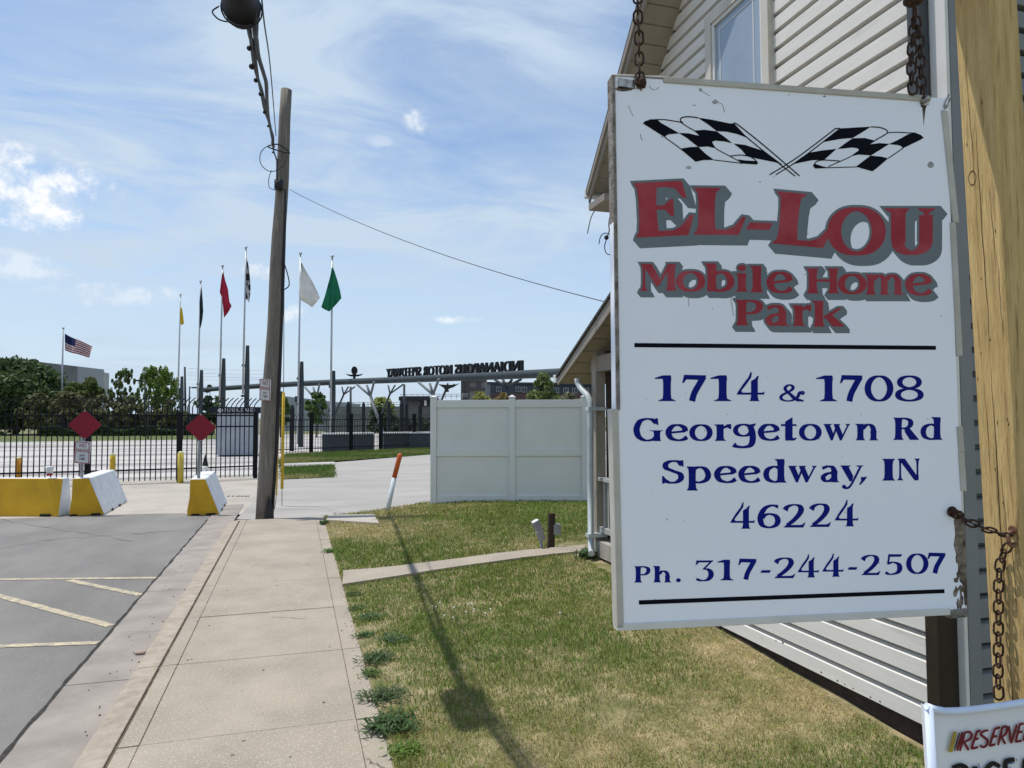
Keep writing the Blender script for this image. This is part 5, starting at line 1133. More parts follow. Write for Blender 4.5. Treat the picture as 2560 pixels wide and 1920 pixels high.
# ------------------------------------------------------------------ speedway gateway: flagpoles on columns, beam, struts, letters
gate = mat('gateway_grey', (.050,.064,.072), (.040,.052,.06), 1.2, .65, spec=.25)
poleg = mat('flagpole_grey', (.42,.44,.46), (.36,.38,.40), 3, .35, metal=.4)
def z3(u, v): return 400+.22604*u, 600+.22604*v
FP_ = [  # depth, column (top px, base px), flagpole (top px, bottom px)
 (71,(455,941),(453,1094),(451.5,739),(445,985),'yellow flag'),
 (62,(504,925),(500,1100),(501.5,706),(494,1000),'dark flag'),
 (56,(559.5,896),(556,1104),(556.5,668),(549,1000),'red flag'),
 (52,(619,864),(615,1108),(614.8,622),(607,985),'checkered flag'),
 (50,(754.5,904),(752,1110),(751.2,637),(744,1110),'white flag'),
 (45,(833.5,927),(829,1117),(830.6,645),(826,1118),'green flag')]
for dp, ct, cb, ft, fb, fl_ in FP_:
    y = D(cb[0], 1044, dp).y; a = PY(*cb, y); a.z = ZR-.05; c = PY(*ct, y)
    o = thing('flagpole', a, 'grey flagpole strapped to a tapered column, flying the '+fl_, 'flagpole', 'flagpoles on the gateway columns')
    b = MB(); L_ = (c-a)
    for s0, s1, w0, w1 in ((0,.55,.17,.17),(.55,.72,.17,.165),(.72,1,.165,.115)):
        p, q = a+L_*s0, a+L_*s1; v0 = [p+Vector((sx*w0,sy*w0,0)) for sx, sy in ((-1,-1),(1,-1),(1,1),(-1,1))]; v1 = [q+Vector((sx*w1,sy*w1,0)) for sx, sy in ((-1,-1),(1,-1),(1,1),(-1,1))]
        for i in range(4): j = (i+1) % 4; b.face([v0[i],v0[j],v1[j],v1[i]])
        if s1 == 1: b.face(v1)
    b.build('column', gate, o)
    yf = y-.25; p, q = PY(*fb, yf), PY(*ft, yf); b = MB(); b.tube([p, p.lerp(q,.5), q], [.075,.068,.048], 10); b.sphere(q+Vector((0,0,.10)), .11, 10, 8); b.build('pole', poleg, o)
    for k in (.50, .80):
        b = MB()
        cpt_ = a+L_*k; t = (cpt_.z-p.z)/(q.z-p.z); pp_ = p.lerp(q, t); b.obox(pp_-Vector((.1,0,0)), Vector((cpt_.x,y-.1,pp_.z)), .16, .16); b.build('bracket', gate, o)
def flag(pts, dp, m, label, mats=None, extra=None):
    y = D(pts[0][0], 900, dp).y-.26; b = MB(); V = [PY(px, py, y+.12*math.sin(i*1.9)) for i, (px, py) in enumerate(pts)]
    bm = bmesh.new(); vs_ = [bm.verts.new(v) for v in V]; f = bm.faces.new(vs_); bmesh.ops.triangulate(bm, faces=[f]); bmesh.ops.subdivide_edges(bm, edges=bm.edges, cuts=2, use_grid_fill=True); bm.verts.index_update()
    for v in bm.verts: v.co.y += .10*math.sin(v.co.x*7+v.co.z*2.5)
    b.v = [tuple(v.co) for v in bm.verts]; b.f = [tuple(v.index for v in f.verts) for f in bm.faces]; b.mi = [0]*len(b.f); b.sm = [True]*len(b.f); bm.free()
    if extra:
        for q in extra: b.face([PY(px, py, y-.13) for px, py in q], 1)
    o = b.build('flag', mats or m); sol = o.modifiers.new('thick', 'SOLIDIFY'); sol.thickness = .012
    return tag(o, label, 'flag', 'race flags on the gateway poles')
def cloth(name, c): 
    m = mat(name, c, tuple(x*.82 for x in c), 2, .8); return m
flag([z3(*p) for p in ((232,735),(245,760),(256,830),(266,925),(232,942),(222,905),(223,800))], 71, cloth('flag_yellow', (.62,.43,.02)), 'small yellow flag hanging limp on a gateway flagpole')
flag([z3(*p) for p in ((453,490),(463,560),(472,680),(479,790),(468,880),(445,985),(436,900),(438,700),(446,560))], 62, cloth('flag_black', (.030,.042,.052)), 'dark grey flag hanging limp on a gateway flagpole')
flag([z3(*p) for p in ((695,330),(706,400),(722,450),(752,540),(758,610),(770,690),(793,732),(752,800),(711,860),(702,780),(700,700),(685,640),(660,575),(668,510),(686,440))], 56, cloth('flag_red', (.38,.018,.05)), 'red flag drooping on a gateway flagpole')
flag([z3(*p) for p in ((953,180),(968,240),(985,320),(997,440),(1003,540),(995,640),(985,690),(965,660),(947,655),(949,500),(947,320))], 52, None, 'black and white checkered flag hanging limp on a gateway flagpole', [cloth('flag_chequer_white', (.55,.55,.57)), cloth('flag_chequer_black', (.012,.013,.016))],
     [[z3(*p) for p in q] for q in (((958,235),(972,240),(983,300),(966,320)), ((950,372),(985,370),(994,440),(972,452),(950,440)), ((972,500),(1000,490),(1003,545),(985,560)), ((950,560),(962,600),(975,640),(950,655)), ((955,470),(968,460),(970,500),(955,510)), ((985,590),(1000,580),(995,625),(985,640)))])
flag([z3(*p) for p in ((1559,235),(1580,275),(1630,370),(1690,470),(1735,560),(1768,642),(1720,700),(1680,745),(1640,715),(1560,665),(1535,590),(1548,450))], 50, cloth('flag_white', (.74,.73,.70)), 'plain white flag drooping on a gateway flagpole')
flag([z3(*p) for p in ((1908,285),(1930,350),(1962,450),(1990,560),(2006,645),(1950,710),(1905,760),(1870,792),(1820,765),(1785,740),(1820,630),(1855,510),(1888,380))], 45, cloth('flag_green', (.012,.16,.085)), 'green flag drooping on a gateway flagpole')
# national flag
ud = 100; zu = lambda u, v: (.18083*u, 780+.18083*v); uy = D(157,900,ud).y
pp0, pp1 = PY(*zu(843,1500), uy), PY(*zu(875,222), uy); pp0.z = ZR
uf = thing('flagpole', pp0, 'slim grey flagpole behind the big tree, flying the national flag', 'flagpole')
b = MB(); b.tube([pp0, pp1], [.16,.09], 10); b.sphere(pp1, .16, 8, 6); b.build('pole', poleg, uf)
b = MB(); nu, nv = 26, 13; tlc, trc, brc, blc = [Vector((*zu(*p), 0)) for p in ((895,298),(1275,470),(1240,630),(888,525))]
def fpt(i, j):
    s, t = i/nu, j/nv; p = tlc.lerp(trc, s).lerp(blc.lerp(brc, s), t); sag = 20*math.sin(s*math.pi)*.18; w_ = PY(p.x, p.y+sag*.35+.9*math.sin(s*8), uy-.2); return w_+Vector((0,.35*math.sin(s*9+t),0))
for i in range(nu):
    for j in range(nv):
        mi = 2 if (i < nu*.40 and j < 7) else (0 if j % 2 == 0 else 1); b.face([fpt(i,j), fpt(i+1,j), fpt(i+1,j+1), fpt(i,j+1)], mi, True)
tag(b.build('flag', [cloth('stripe_red', (.42,.06,.09)), cloth('stripe_white', (.70,.66,.68)), cloth('canton_blue', (.018,.024,.10))], fixn=False), 'national flag with red and white stripes and a blue canton, blowing above the big tree', 'flag')
# gateway beam
bp_ = [(497,975.5,98),(560,970.5,92),(650,965,86),(755,959,79),(860,954.5,73.5),(970,950.5,69),(1100,945,60),(1220,940,54),(1310,936,50),(1400,932,46.5),(1500,928,43)]
BP = [D(*p) for p in bp_]
gw_ = thing('gateway', Vector((BP[5].x, BP[5].y, ZR)), 'long dark steel gateway beam on branching struts with raised speedway letters seen from behind', 'gateway')
b = MB(); b.tube(BP, .30, 12); b.build('beam', gate, gw_)
def onb(px, py, dd=0):
    for (p0, p1) in zip(bp_, bp_[1:]):
        if p0[0] <= px <= p1[0] or p1 is bp_[-1]:
            t = (px-p0[0])/(p1[0]-p0[0]); inv = (1-t)/p0[2]+t/p1[2]; return D(px, py, 1/inv+dd)
z6 = lambda u, v: (720+.18083*u, 860+.18083*v); z7 = lambda u, v: (1060+.18083*u, 860+.18083*v)
def strut(trunk, brs, r, dd, m=gate):
    b = MB(); T = [onb(*p, dd) for p in trunk]; g0 = T[0]; 
    ext = T[0]+(T[0]-T[1])*((T[0].z-ZR)/(T[1].z-T[0].z)); b.tube([ext]+T, r, 8)
    for q in brs: b.tube([T[-1], onb(*q, dd)], r*.78, 8)
    b.build('strut', m, gw_)
gl = mat('gateway_light', (.15,.165,.175), (.12,.135,.145), 2, .6)
strut([z6(510,1100),z6(395,770)], [z6(235,600),z6(350,600),z6(435,550)], .13, -3, gl)
strut([z6(1240,1010),z6(1140,720)], [z6(955,560),z6(1090,570),z6(1190,520)], .14, -3, gl)
strut([z6(2075,950),z6(2005,700)], [z6(1805,530),z6(1960,545),z6(2085,480)], .14, -2.5, gl)
strut([z7(1185,760),z7(1165,680),z7(1140,590)], [z7(975,490),z7(1090,490),z7(1215,495),z7(1340,490)], .13, 1, gate)
strut([z6(640,990),z6(770,700)], [z6(745,590),z6(835,590),z6(925,590)], .10, 4)
strut([z6(1330,880),z6(1410,690)], [z6(1385,570),z6(1480,570),z6(1590,560)], .10, 4)
strut([z7(250,760),z7(300,640)], [z7(330,545),z7(420,560)], .10, 4)
for (u, v0) in ((868,590),(1608,555)):
    a, c = onb(*z6(u,1230), 3), onb(*z6(u-2,v0), 3); a.z = ZR; b = MB(); b.tube([a, c], .11, 8); b.build('prop', gate, gw_)
# letters along the beam: the text runs from right to left for us, since we stand behind it
tr0, tl0 = onb(1307,926), onb(967,943); tr0.z = tl0.z = 0; z_r, z_l = onb(1307,928).z, onb(967,944).z
td = (tl0-tr0); tlen = td.length; td.normalize(); tn = td.cross(Vector((0,0,1)))
hr, hl = onb(1307,899).z-z_r, onb(967,921).z-z_l
b = MB()
def letpos(x, y, z):
    s = x/tlen; return tr0+td*x+tn*(z*1.0)+Vector((0,0,z_r+(z_l-z_r)*s-.03+y*(hr+(hl-hr)*s)))
put_text(b, 'INDIANAPOLIS MOTOR SPEEDWAY', letpos, tlen, 1.0, 0, .10, .010, 1.04)
b.build('lettering', mat('letters_black', (.006,.008,.010), rough=.4), gw_, fixn=False)
# winged emblems
def emblem(c, wheel, sc2, name='emblem', flip=1):
    d = td; b = MB(); up2 = Vector((0,0,1)); P = lambda x, z: c+d*x*sc2+up2*z*sc2*flip
    if wheel: b.prism([P(.30*math.cos(a), .62+.42*math.sin(a)) for a in [2*math.pi*i/20 for i in range(20)]], tn*.2); 
    wing = [(0,.02),(.35,.04),(.62,.12),(.84,.28),(.80,.30),(.55,.24),(.30,.22),(.12,.24)]
    b.prism([P(-x, z) for x, z in wing]+[P(x, z) for x, z in wing[::-1]], tn*.15); b.prism([P(-.12,-.3),P(.12,-.3),P(.12,.1),P(-.12,.1)], tn*.13)
    b.build(name, MATS['letters_black'], gw_)
td_s, tn_s = td, tn; td = Vector((cam_m.col[0].x, cam_m.col[0].y, 0)).normalized(); tn = Vector((-td.y, td.x, 0))
emblem(onb(885.5,942), True, 1.02)
wl_ = onb(1122,972, 2); b = MB(); P = lambda u, v: onb(*z7(u,v), 2)
b.prism([P(195,555),P(260,600),P(320,625),P(400,600),P(490,545),P(430,560),P(330,565),P(250,560)], tn*.2); b.prism([P(270,600),P(330,600),P(345,660),P(300,665)], tn*.16); b.build('emblem', MATS['letters_black'], gw_)
td, tn = td_s, tn_s

# ------------------------------------------------------------------ low planters / walls by the gate
for (x0, x1, yt, yb, lab) in ((806,938,1083,1129,'long low dark wall with a white top behind the far fence, fully in view'), (960,1092,1081,1127,'long low dark wall with a white top running in behind the white vinyl fence')):
    a, c = G(x0, yb, ZR), G(x1, yb-1, ZR); zt_ = PY(x0, yt, a.y).z
    o = thing('low_wall', (a+c)/2, lab, 'wall', 'low walls behind the fence')
    b = MB(); b.box((a.x,a.y,ZR-.1),(c.x,a.y+1.1,zt_-.1)); b.build('body', mat('planter_dark', (.055,.065,.075), (.045,.052,.06), 3, .7), o, bevel=.03)
    b = MB(); b.box((a.x-.06,a.y-.06,zt_-.098),(c.x+.06,a.y+1.16,zt_)); b.build('coping', mat('coping_pale', (.55,.56,.57), (.42,.43,.44), 3, .7), o, bevel=.03)
# ------------------------------------------------------------------ far buildings
def boxpx(px0, px1, pyt, dp, depth, zb=-.3):
    a, c = D(px0, pyt, dp), D(px1, pyt, dp); return a, c
def bld(name, label, px0, px1, pyt0, pyt1, dp, thick, m, cat='building'):
    a, c = D(px0, pyt0, dp), D(px1, pyt1, dp); d = (c-a); d.z = 0; d.normalize(); n = Vector((-d.y, d.x, 0)); n = n if n.y > 0 else -n
    o = thing(name, Vector((a.x,a.y,-.3)), label, cat)
    b = MB(); q = [Vector((a.x,a.y,-.3)), Vector((c.x,c.y,-.3)), c, a]; b.prism(q, n*thick); b.build('wall', m, o)
    return o, a, c, d, n
palegrey = mat('panel_grey', (.36,.37,.40), (.33,.34,.37), .1, .6); palegrey2 = mat('panel_pale', (.46,.465,.47), (.42,.425,.43), .1, .6)
o, a, c, d, n = bld('warehouse', 'large plain grey building behind the big dark tree', -140, 46, 897, 898.5, 190, 40, palegrey)
c2 = D(150,920,212); b = MB(); q = [Vector((c.x,c.y,-.3)), Vector((c2.x,c2.y,-.3)), c2, c]; b.prism(q, n*26); b.build('side_wall', palegrey2, o)
b = MB(); e0, e1, e2 = a+Vector((0,0,.0)), c, c2; b.obox(e0, e1, .5, .5); b.obox(e1, e2, .5, .5); b.build('roof_edge', mat('roof_edge', (.20,.21,.23), rough=.6), o)
o, a, c, d, n = bld('white_building', 'low pale grey building behind the column with the white flag', 690, 822, 988, 1003, 120, 25, mat('pale_render', (.36,.385,.42), (.32,.345,.375), .2, .7))
b = MB(); p = D(745,998,119); b.box((p.x-.5,p.y-.3,p.z-.5),(p.x+.5,p.y,p.z+.5)); b.build('vent', mat('vent_dark', (.06,.065,.07), rough=.6), o)
o, a, c, d, n = bld('grandstand', 'long low grey grandstand wall behind the gateway struts', 812, 1100, 1017, 1015, 112, 14, mat('stand_grey', (.22,.225,.22), (.15,.155,.155), .35, .7, stretch=(1,1,6)))
b = MB(); 
for k, v in enumerate((1006, 1012)): b.tube([D(838,v,111.5), D(1100,v-1,111.5)], .05, 5)
for px in range(840,1100,20): b.tube([D(px,1017,111.5), D(px,1005,111.5)], .05, 5)
b.build('railing', mat('rail_pale', (.4,.42,.44), rough=.5), o)
o, a, c, d, n = bld('control_booth', 'dark boxy control booth with a flat roof and railing above the white fence', 1000, 1092, 998, 997, 84, 8, mat('booth_grey', (.12,.125,.125), (.09,.095,.095), .5, .7))
b = MB(); p, q = D(999,997,83.6), D(1095,996,83.6); b.obox(p, q, 1.4, .45); b.build('roof', mat('booth_roof', (.03,.033,.038), rough=.6), o)
b = MB()
for v in (986, 991): b.tube([D(1001,v,83.5), D(1170,v-1,83.5)], .035, 5)
for px in range(1002,1170,14): b.tube([D(px,998,83.5), D(px,985,83.5)], .035, 5)
b.build('railing', MATS['rail_pale'], o)
b = MB(); p, q = D(1060,1014,83.4), D(1067,1014,83.4); b.box((p.x,p.y-.08,p.z),(q.x,p.y-.05,p.z+.62)); b.build('notice', mat('booth_notice', (.62,.62,.62), rough=.6), o)
b = MB(); p, q = D(1047,1016,83.6), D(1074,1016,83.6); b.box((p.x,p.y-.05,p.z),(q.x,p.y,p.z+.78)); b.build('window', mat('booth_window', (.02,.022,.026), rough=.2), o)
o, a, c, d, n = bld('concrete_tower', 'tan concrete tower with dark frames behind the gateway beam', 1154, 1213, 912, 911, 98, 7, mat('tower_tan', (.235,.225,.215), (.20,.19,.18), .4, .7))
b = MB()
for px in (1157, 1168.5, 1197): b.obox(D(px,1040,97.7), D(px,912,97.7), .5, .25, upv=tuple(n))
for py in (951, 973): b.obox(D(1153,py,97.65), D(1214,py,97.65), .3, .4)
b.build('frame', mat('tower_frame', (.075,.075,.08), rough=.7), o)
# apartment block
apt = mat('apartment_slate', (.062,.075,.10), (.052,.062,.085), .3, .7); aptr = mat('apartment_brick', (.13,.075,.075), (.10,.06,.062), .6, .8, stretch=(1,1,5)); winw = mat('window_white', (.40,.42,.45), rough=.5); wind = mat('window_dark', (.045,.055,.07), rough=.15)
o = thing('apartment_block', D(1340,1044,130), 'slate blue and red brick apartment block with white windows behind the white fence', 'building')
A0, A1 = D(1226,956,128), D(1510,961,128); d = (A1-A0); d.z = 0; L_ = d.length; d.normalize(); n = Vector((-d.y,d.x,0)); n = n if n.y > 0 else -n
zs = D(1300,983,128).z; zt_ = A0.z
b = MB(); b.prism([Vector((A0.x,A0.y,zs)), Vector((A1.x,A1.y,zs)), A1, A0], n*12); b.build('upper_wall', apt, o)
b = MB(); e = -n*.15; b.prism([Vector((A0.x,A0.y,-.3))+e, Vector((A1.x,A1.y,-.3))+e, Vector((A1.x,A1.y,zs-.01))+e, Vector((A0.x,A0.y,zs-.01))+e], n*12); b.build('lower_wall', aptr, o)
B0 = D(1211,956,128.5); b = MB(); b.prism([Vector((B0.x,B0.y,-.3)), Vector((A0.x,A0.y,-.3))-d*.01, A0-d*.01-Vector((0,0,.2)), Vector((B0.x,B0.y,A0.z-.35))], n*9); b.build('bay', mat('bay_pale', (.20,.22,.25), rough=.6), o)
b = MB(); b.obox(B0-n*.3+Vector((0,0,-.1)), A1-n*.3, .7, .35); b.build('eaves', mat('eaves_dark', (.05,.056,.066), rough=.7), o)
def winpx(px, py, w_, h_):
    p = D(px, py, 127.6); f = MB(); c0 = p-d*w_/2; 
    f.prism([c0, c0+d*w_, c0+d*w_+Vector((0,0,h_)), c0+Vector((0,0,h_))], n*.25); fo = f.build('window', winw, o)
    g_ = MB(); 
    for s0, s1 in ((.08,.46),(.54,.92)): q = c0-n*.02; g_.face([q+d*w_*s0+Vector((0,0,h_*.08)), q+d*w_*s1+Vector((0,0,h_*.08)), q+d*w_*s1+Vector((0,0,h_*.92)), q+d*w_*s0+Vector((0,0,h_*.92))])
    g_.build('pane', wind, fo)
for px, py in ((1247,980),(1296,980),(1311,981),(1360,982),(1391,982.5),(1415,983),(1437,983),(1465,983)): winpx(px, py, .95, .95)
b = MB(); 
for px, t_ in ((1404,950),(1418,948)): p = D(px,960,128); b.tube([p, D(px,t_,128)], .06, 5)
b.tube([D(1404,951,128), D(1418,953,128)], .03, 4); b.build('antenna', mat('antenna_dark', (.05,.05,.055), rough=.5), o)

# ------------------------------------------------------------------ trees, shrubs
leafm = colattr_mat('leaf', .6, .3)
bark = mat('bark', (.07,.055,.04), (.045,.035,.027), 4, .9, bump=1, bscale=10)
def leafmesh(name, C, N_, sizes, cols, parent=None, base=None, flat=.5):
    n = len(C); u = rng.normal(size=(n, 3)); u /= np.linalg.norm(u, axis=1)[:, None]
    nn = N_*flat+rng.normal(size=(n, 3))*.7; nn /= np.linalg.norm(nn, axis=1)[:, None]
    u = u-nn*(u*nn).sum(1)[:, None]; u /= np.linalg.norm(u, axis=1)[:, None]; v = np.cross(nn, u)
    s = sizes[:, None]; P = np.stack([C-u*s, C-v*s*.55+u*s*.1, C+u*s, C+v*s*.55+u*s*.1], 1).reshape(-1, 3)
    off = np.array(wloc(parent)) if parent is not None else np.array(base); 
    me = bpy.data.meshes.new(name); me.vertices.add(n*4); me.vertices.foreach_set('co', (P-off).astype(np.float32).ravel()); me.loops.add(n*4); me.polygons.add(n)
    me.loops.foreach_set('vertex_index', np.arange(n*4, dtype=np.int32)); me.polygons.foreach_set('loop_start', np.arange(n, dtype=np.int32)*4); me.update(calc_edges=True)
    a = me.color_attributes.new('tint', 'FLOAT_COLOR', 'POINT'); a.data.foreach_set('color', np.repeat(np.concatenate([cols, np.ones((n, 1))], 1), 4, 0).astype(np.float32).ravel())
    me.materials.append(leafm); o = bpy.data.objects.new(name, me); col.objects.link(o)
    if parent is not None: o.parent = parent
    else: o.location = Vector(base)
    return o
def tree(name, label, px, pyt, pyb_crown, hw, dp, leafcol, nclump=26, per=90, leaf=.28, shape='round', group=None, cat='tree', seed=1, thin=0):
    r2 = np.random.default_rng(seed); base = D(px, 1044, dp); base.z = -.2; top = D(px, pyt, dp).z; bot = D(px, pyb_crown, dp).z; W_ = hw/F*dp; Hc = top-bot
    o = thing(name, base, label, cat, group)
    rt_ = np.array([math.cos(YAW), math.sin(YAW), 0]); fw_ = np.array([-math.sin(YAW), math.cos(YAW), 0])
    th = r2.uniform(0, 2*np.pi, nclump); ff = np.sqrt(r2.uniform(.05, 1, nclump)); h = r2.uniform(0, 1, nclump)
    if shape == 'round': env = np.sqrt(np.clip(1-(2*h-.92)**2*.92, .04, 1))
    elif shape == 'cone': env = np.clip(1.02-h, .06, 1)**.75*np.clip(h*6+.5, 0, 1)
    elif shape == 'vase': env = .45+.55*np.sin(np.clip(h*1.1+.35, 0, 1.45)*2.0)
    else: env = np.ones(nclump)
    cx = np.cos(th)*ff*env*W_; cy = np.sin(th)*ff*env*W_; cz = bot+h*Hc*.93
    ctr = np.array(base)*[1, 1, 0]+cx[:, None]*rt_+cy[:, None]*fw_+np.stack([0*cz, 0*cz, cz], 1)
    cs = r2.uniform(.55, 1.1, nclump)*(W_*.34 if shape != 'cone' else W_*.30)*(1-.35*(h if shape == 'cone' else 0))
    if shape == 'vase': cs *= .5
    C, N_, S_, K = [], [], [], []
    for i in range(nclump):
        m = int(per*r2.uniform(.7, 1.3)); q = r2.normal(size=(m, 3)); q /= np.linalg.norm(q, axis=1)[:, None]; rr = r2.uniform(.35, 1.0, m)**.6
        ext = np.array([1, 1, .75]) if shape != 'vase' else np.array([.55, .55, 1.5])
        C.append(ctr[i]+q*rr[:, None]*cs[i]*ext); N_.append(q+[0, 0, .5]); S_.append(leaf*r2.uniform(.6, 1.3, m)); 
        lc = np.array(leafcol)*1.75*r2.uniform(.72, 1.28); K.append(lc*r2.uniform(.75, 1.3, (m, 1))*[1, 1, 1])
    leafmesh('crown', np.concatenate(C), np.concatenate(N_), np.concatenate(S_), np.concatenate(K), o)
    b = MB(); tz = bot+Hc*.55; tr = max(.06, W_*.045); b.tube([base, base.lerp(Vector((base.x,base.y,tz)),.5)+Vector((.05,.0,0)), Vector((base.x,base.y,tz))], [tr*1.3, tr, tr*.45], 8)
    for i in range(0, nclump, max(1, nclump//9)):
        c = Vector(ctr[i]); s = Vector((base.x,base.y,bot+(c.z-bot)*.35)); b.tube([s, s.lerp(c,.5)+Vector((0,0,.1)), c], [tr*.5,tr*.33,tr*.12], 5)
    b.build('trunk', bark, o); return o
olv = (.07,.078,.033)
tree('tree', 'broad dark green tree in front of the plain grey building', 40, 905, 1058, 130, 99, (.04,.062,.022), 74, 150, .40, seed=3)
tree('tree', 'small rounded olive green tree next to the big dark tree', 210, 938, 1040, 44, 96, (.065,.082,.026), 40, 80, .30, seed=4)
tree('tree', 'airy tree with upright branches between two flagpoles', 306, 918, 1045, 36, 95, (.075,.10,.032), 110, 70, .15, 'vase', seed=5)
tree('tree', 'bright green tree with upright branches behind the yellow flag pole', 395, 914, 1060, 54, 94, (.10,.145,.032), 170, 80, .16, 'vase', seed=6)
tree('tree', 'narrow dark conifer between the second and third flagpoles', 522, 955, 1060, 22, 98, (.035,.06,.028), 30, 50, .26, 'cone', seed=7)
tree('tree', 'low green tree behind the third flagpole', 535, 985, 1060, 40, 98, (.055,.09,.03), 24, 60, .28, seed=8)
tree('tree', 'dark green tree showing past the edge of the utility pole', 702, 972, 1060, 24, 76, (.045,.075,.025), 28, 70, .25, seed=9)
tree('tree', 'green tree behind the column with the white flag', 792, 970, 1060, 26, 74, (.055,.09,.028), 30, 60, .24, seed=10)
tree('tree', 'yellow green tree top between the gateway struts', 962, 990, 1050, 32, 90, (.13,.155,.04), 26, 60, .28, seed=11)
tree('tree', 'dark bushy tree below the gateway letters', 955, 1022, 1075, 45, 78, (.03,.045,.022), 26, 80, .3, seed=15)
tree('tree', 'pointed green tree rising behind the white fence', 1358, 930, 1030, 50, 40, (.085,.105,.038), 52, 70, .15, 'cone', seed=12)
tree('bush', 'yellow green bush at the foot of the concrete tower', 1196, 978, 1040, 34, 70, (.13,.135,.04), 20, 60, .22, cat='bush', seed=13)
tree('bush', 'small red and yellow leaved bush behind the middle post of the white fence', 1262, 982, 1040, 26, 44, (.14,.10,.04), 14, 50, .13, cat='bush', seed=14)
tree('bush', 'grey green bush behind the white fence beside the pointed tree', 1420, 985, 1040, 44, 52, (.10,.105,.06), 20, 60, .16, cat='bush', seed=16)
tree('bush', 'dark bushes below the control booth', 1040, 1045, 1085, 60, 70, (.03,.042,.026), 24, 80, .25, cat='bush', seed=17)
for i, (px, pt, hw, cc_, lab) in enumerate(((95,985,40,olv,'brownish olive bush below the big dark tree'),(165,980,48,(.085,.08,.036),'tallest brownish bush behind the red diamond marker with the sign'),(255,988,46,(.078,.08,.038),'brownish bush between the olive tree and the airy tree'),(330,992,44,(.072,.078,.034),'brownish bush behind the lamp with a single arm'),(425,1000,36,olv,'brownish bush behind the thick fence post'))):
    tree('bush', lab, px, pt, 1072, hw, 86+i, cc_, 22, 70, .30, cat='bush', group='brownish bushes behind the lot', seed=30+i)
# clipped hedge and dark screen at the back of the lot
ha, hc = G(95,1090,ZR), G(530,1088,ZR)
rr_ = np.random.default_rng(44); n = 16000; t = rr_.uniform(0, 1, n); Ca = np.array(ha)[None]*(1-t[:, None])+np.array(hc)[None]*t[:, None]; Ca[:, 1] += rr_.uniform(0, 1.2, n); Ca[:, 2] = ZR+rr_.uniform(.0, 1, n)**.7*(.85+.3*np.sin(t*23)); 
cl_ = np.array((.05,.08,.03))*rr_.uniform(.6, 1.5, (n, 1)); hg = leafmesh('hedge', Ca, rr_.normal(size=(n, 3))+[0,-.3,.6], rr_.uniform(.12, .25, n), cl_, base=(ha+hc)/2)
tag(hg, 'low dark clipped hedge along the far edge of the parking lot', 'hedge')
o = thing('screen_fence', Vector(((ha.x+hc.x)/2, ha.y+2.2, ZR)), 'dark mesh screen fence with thin posts behind the hedge', 'fence')
a, c = G(60,1088,ZR)+Vector((0,2.2,0)), G(500,1086,ZR)+Vector((0,2.2,0)); zt_ = D(280,1037,a.y).z
b = MB(); b.prism([a+Vector((0,0,.6)), c+Vector((0,0,.6)), Vector((c.x,c.y,zt_)), Vector((a.x,a.y,zt_))], (0,.05,0)); b.build('screen', mat('screen_dark', (.030,.030,.042), (.05,.05,.06), .5, .8, stretch=(1,1,.2)), o)
for i in range(15): p = a.lerp(c, i/14); b = MB(); b.tube([p, p+Vector((0,0,zt_-ZR+.1))], .05, 6); b.build('post', mat('screen_post', (.16,.17,.18), rough=.6), o, fixn=False)
b = MB(); b.obox(a+Vector((0,-.1,zt_-ZR)), c+Vector((0,-.1,zt_-ZR)), .06, .08); b.obox(a+Vector((0,-.1,.75)), c+Vector((0,-.1,.75)), .06, .16); b.build('rail', mat('screen_rail', (.20,.21,.21), rough=.6), o)
# lamp posts and a bare pole
def lamp(px, pt, pyb, dp, side, label):
    p = D(px, pt, dp); bs = Vector((p.x,p.y,ZR)); o = thing('street_lamp', bs, label, 'street lamp', 'lamps in the parking lot')
    b = MB(); b.tube([bs, p], [.10,.07], 8); b.build('pole', MATS['sign_black'] if False else mat('lamp_pole', (.03,.035,.04), rough=.5), o)
    rt_ = Vector((math.cos(YAW), math.sin(YAW), 0)); b = MB(); q = p-Vector((0,0,.15)); b.obox(q, q+rt_*side*.45, .08, .08); b.obox(q+rt_*side*.35, q+rt_*side*1.0, .34, .16); b.build('lamp_head', MATS['lamp_pole'], o)
lamp(363, 948, 0, 80, -1, 'black street lamp between the two upright branched trees')
lamp(474, 966, 0, 84, 1, 'black street lamp beside the column with the dark flag')
def barepole(px0, py0, px1, dp, label, r_=.13, arm=None):
    p = D(px0, py0, dp); bs = D(px1, 1044, dp); bs.z = ZR; b = MB(); b.tube([bs, p], [r_*1.2, r_], 8)
    tag(b.build('distant_pole', mat('bare_pole', (.05,.05,.052), rough=.7)), label, 'pole')
barepole(462, 917, 465, 100, 'bare dark pole behind the trees near the yellow flag column')
barepole(372, 990, 371, 70, 'slim pole standing at the edge of the hedge', .06)
for (px, pt, dp, lab) in ((731,1012,44,'dark square post between the utility pole and the white flag column'), (871,1004,46,'dark square post behind the low wall that is fully in view'), (909,1005,60,'dark square post between the gateway struts'), (972,1003,58,'dark square post under the speedway letters'), (1004,1003,50,'dark square post between the letters and the control booth'), (1016,1004,52,'dark square post beside the control booth'), (1050,1004,48,'dark square post in front of the control booth')):
    p = D(px, pt, dp); b = MB(); w_ = .13; b.box((p.x-w_,p.y-w_,ZR-.1),(p.x+w_,p.y+w_,p.z-.25)); q = [Vector((p.x+sx*w_,p.y+sy*w_,p.z-.25)) for sx, sy in ((-1,-1),(1,-1),(1,1),(-1,1))]; ap = [Vector((p.x+sx*w_*.45,p.y+sy*w_*.45,p.z)) for sx, sy in ((-1,-1),(1,-1),(1,1),(-1,1))]
    for i in range(4): j = (i+1) % 4; b.face([q[i],q[j],ap[j],ap[i]])
    b.face(ap); tag(b.build('gate_post', mat('gatepost_dark', (.018,.022,.026), rough=.5)), lab, 'post', 'dark posts behind the far fence')
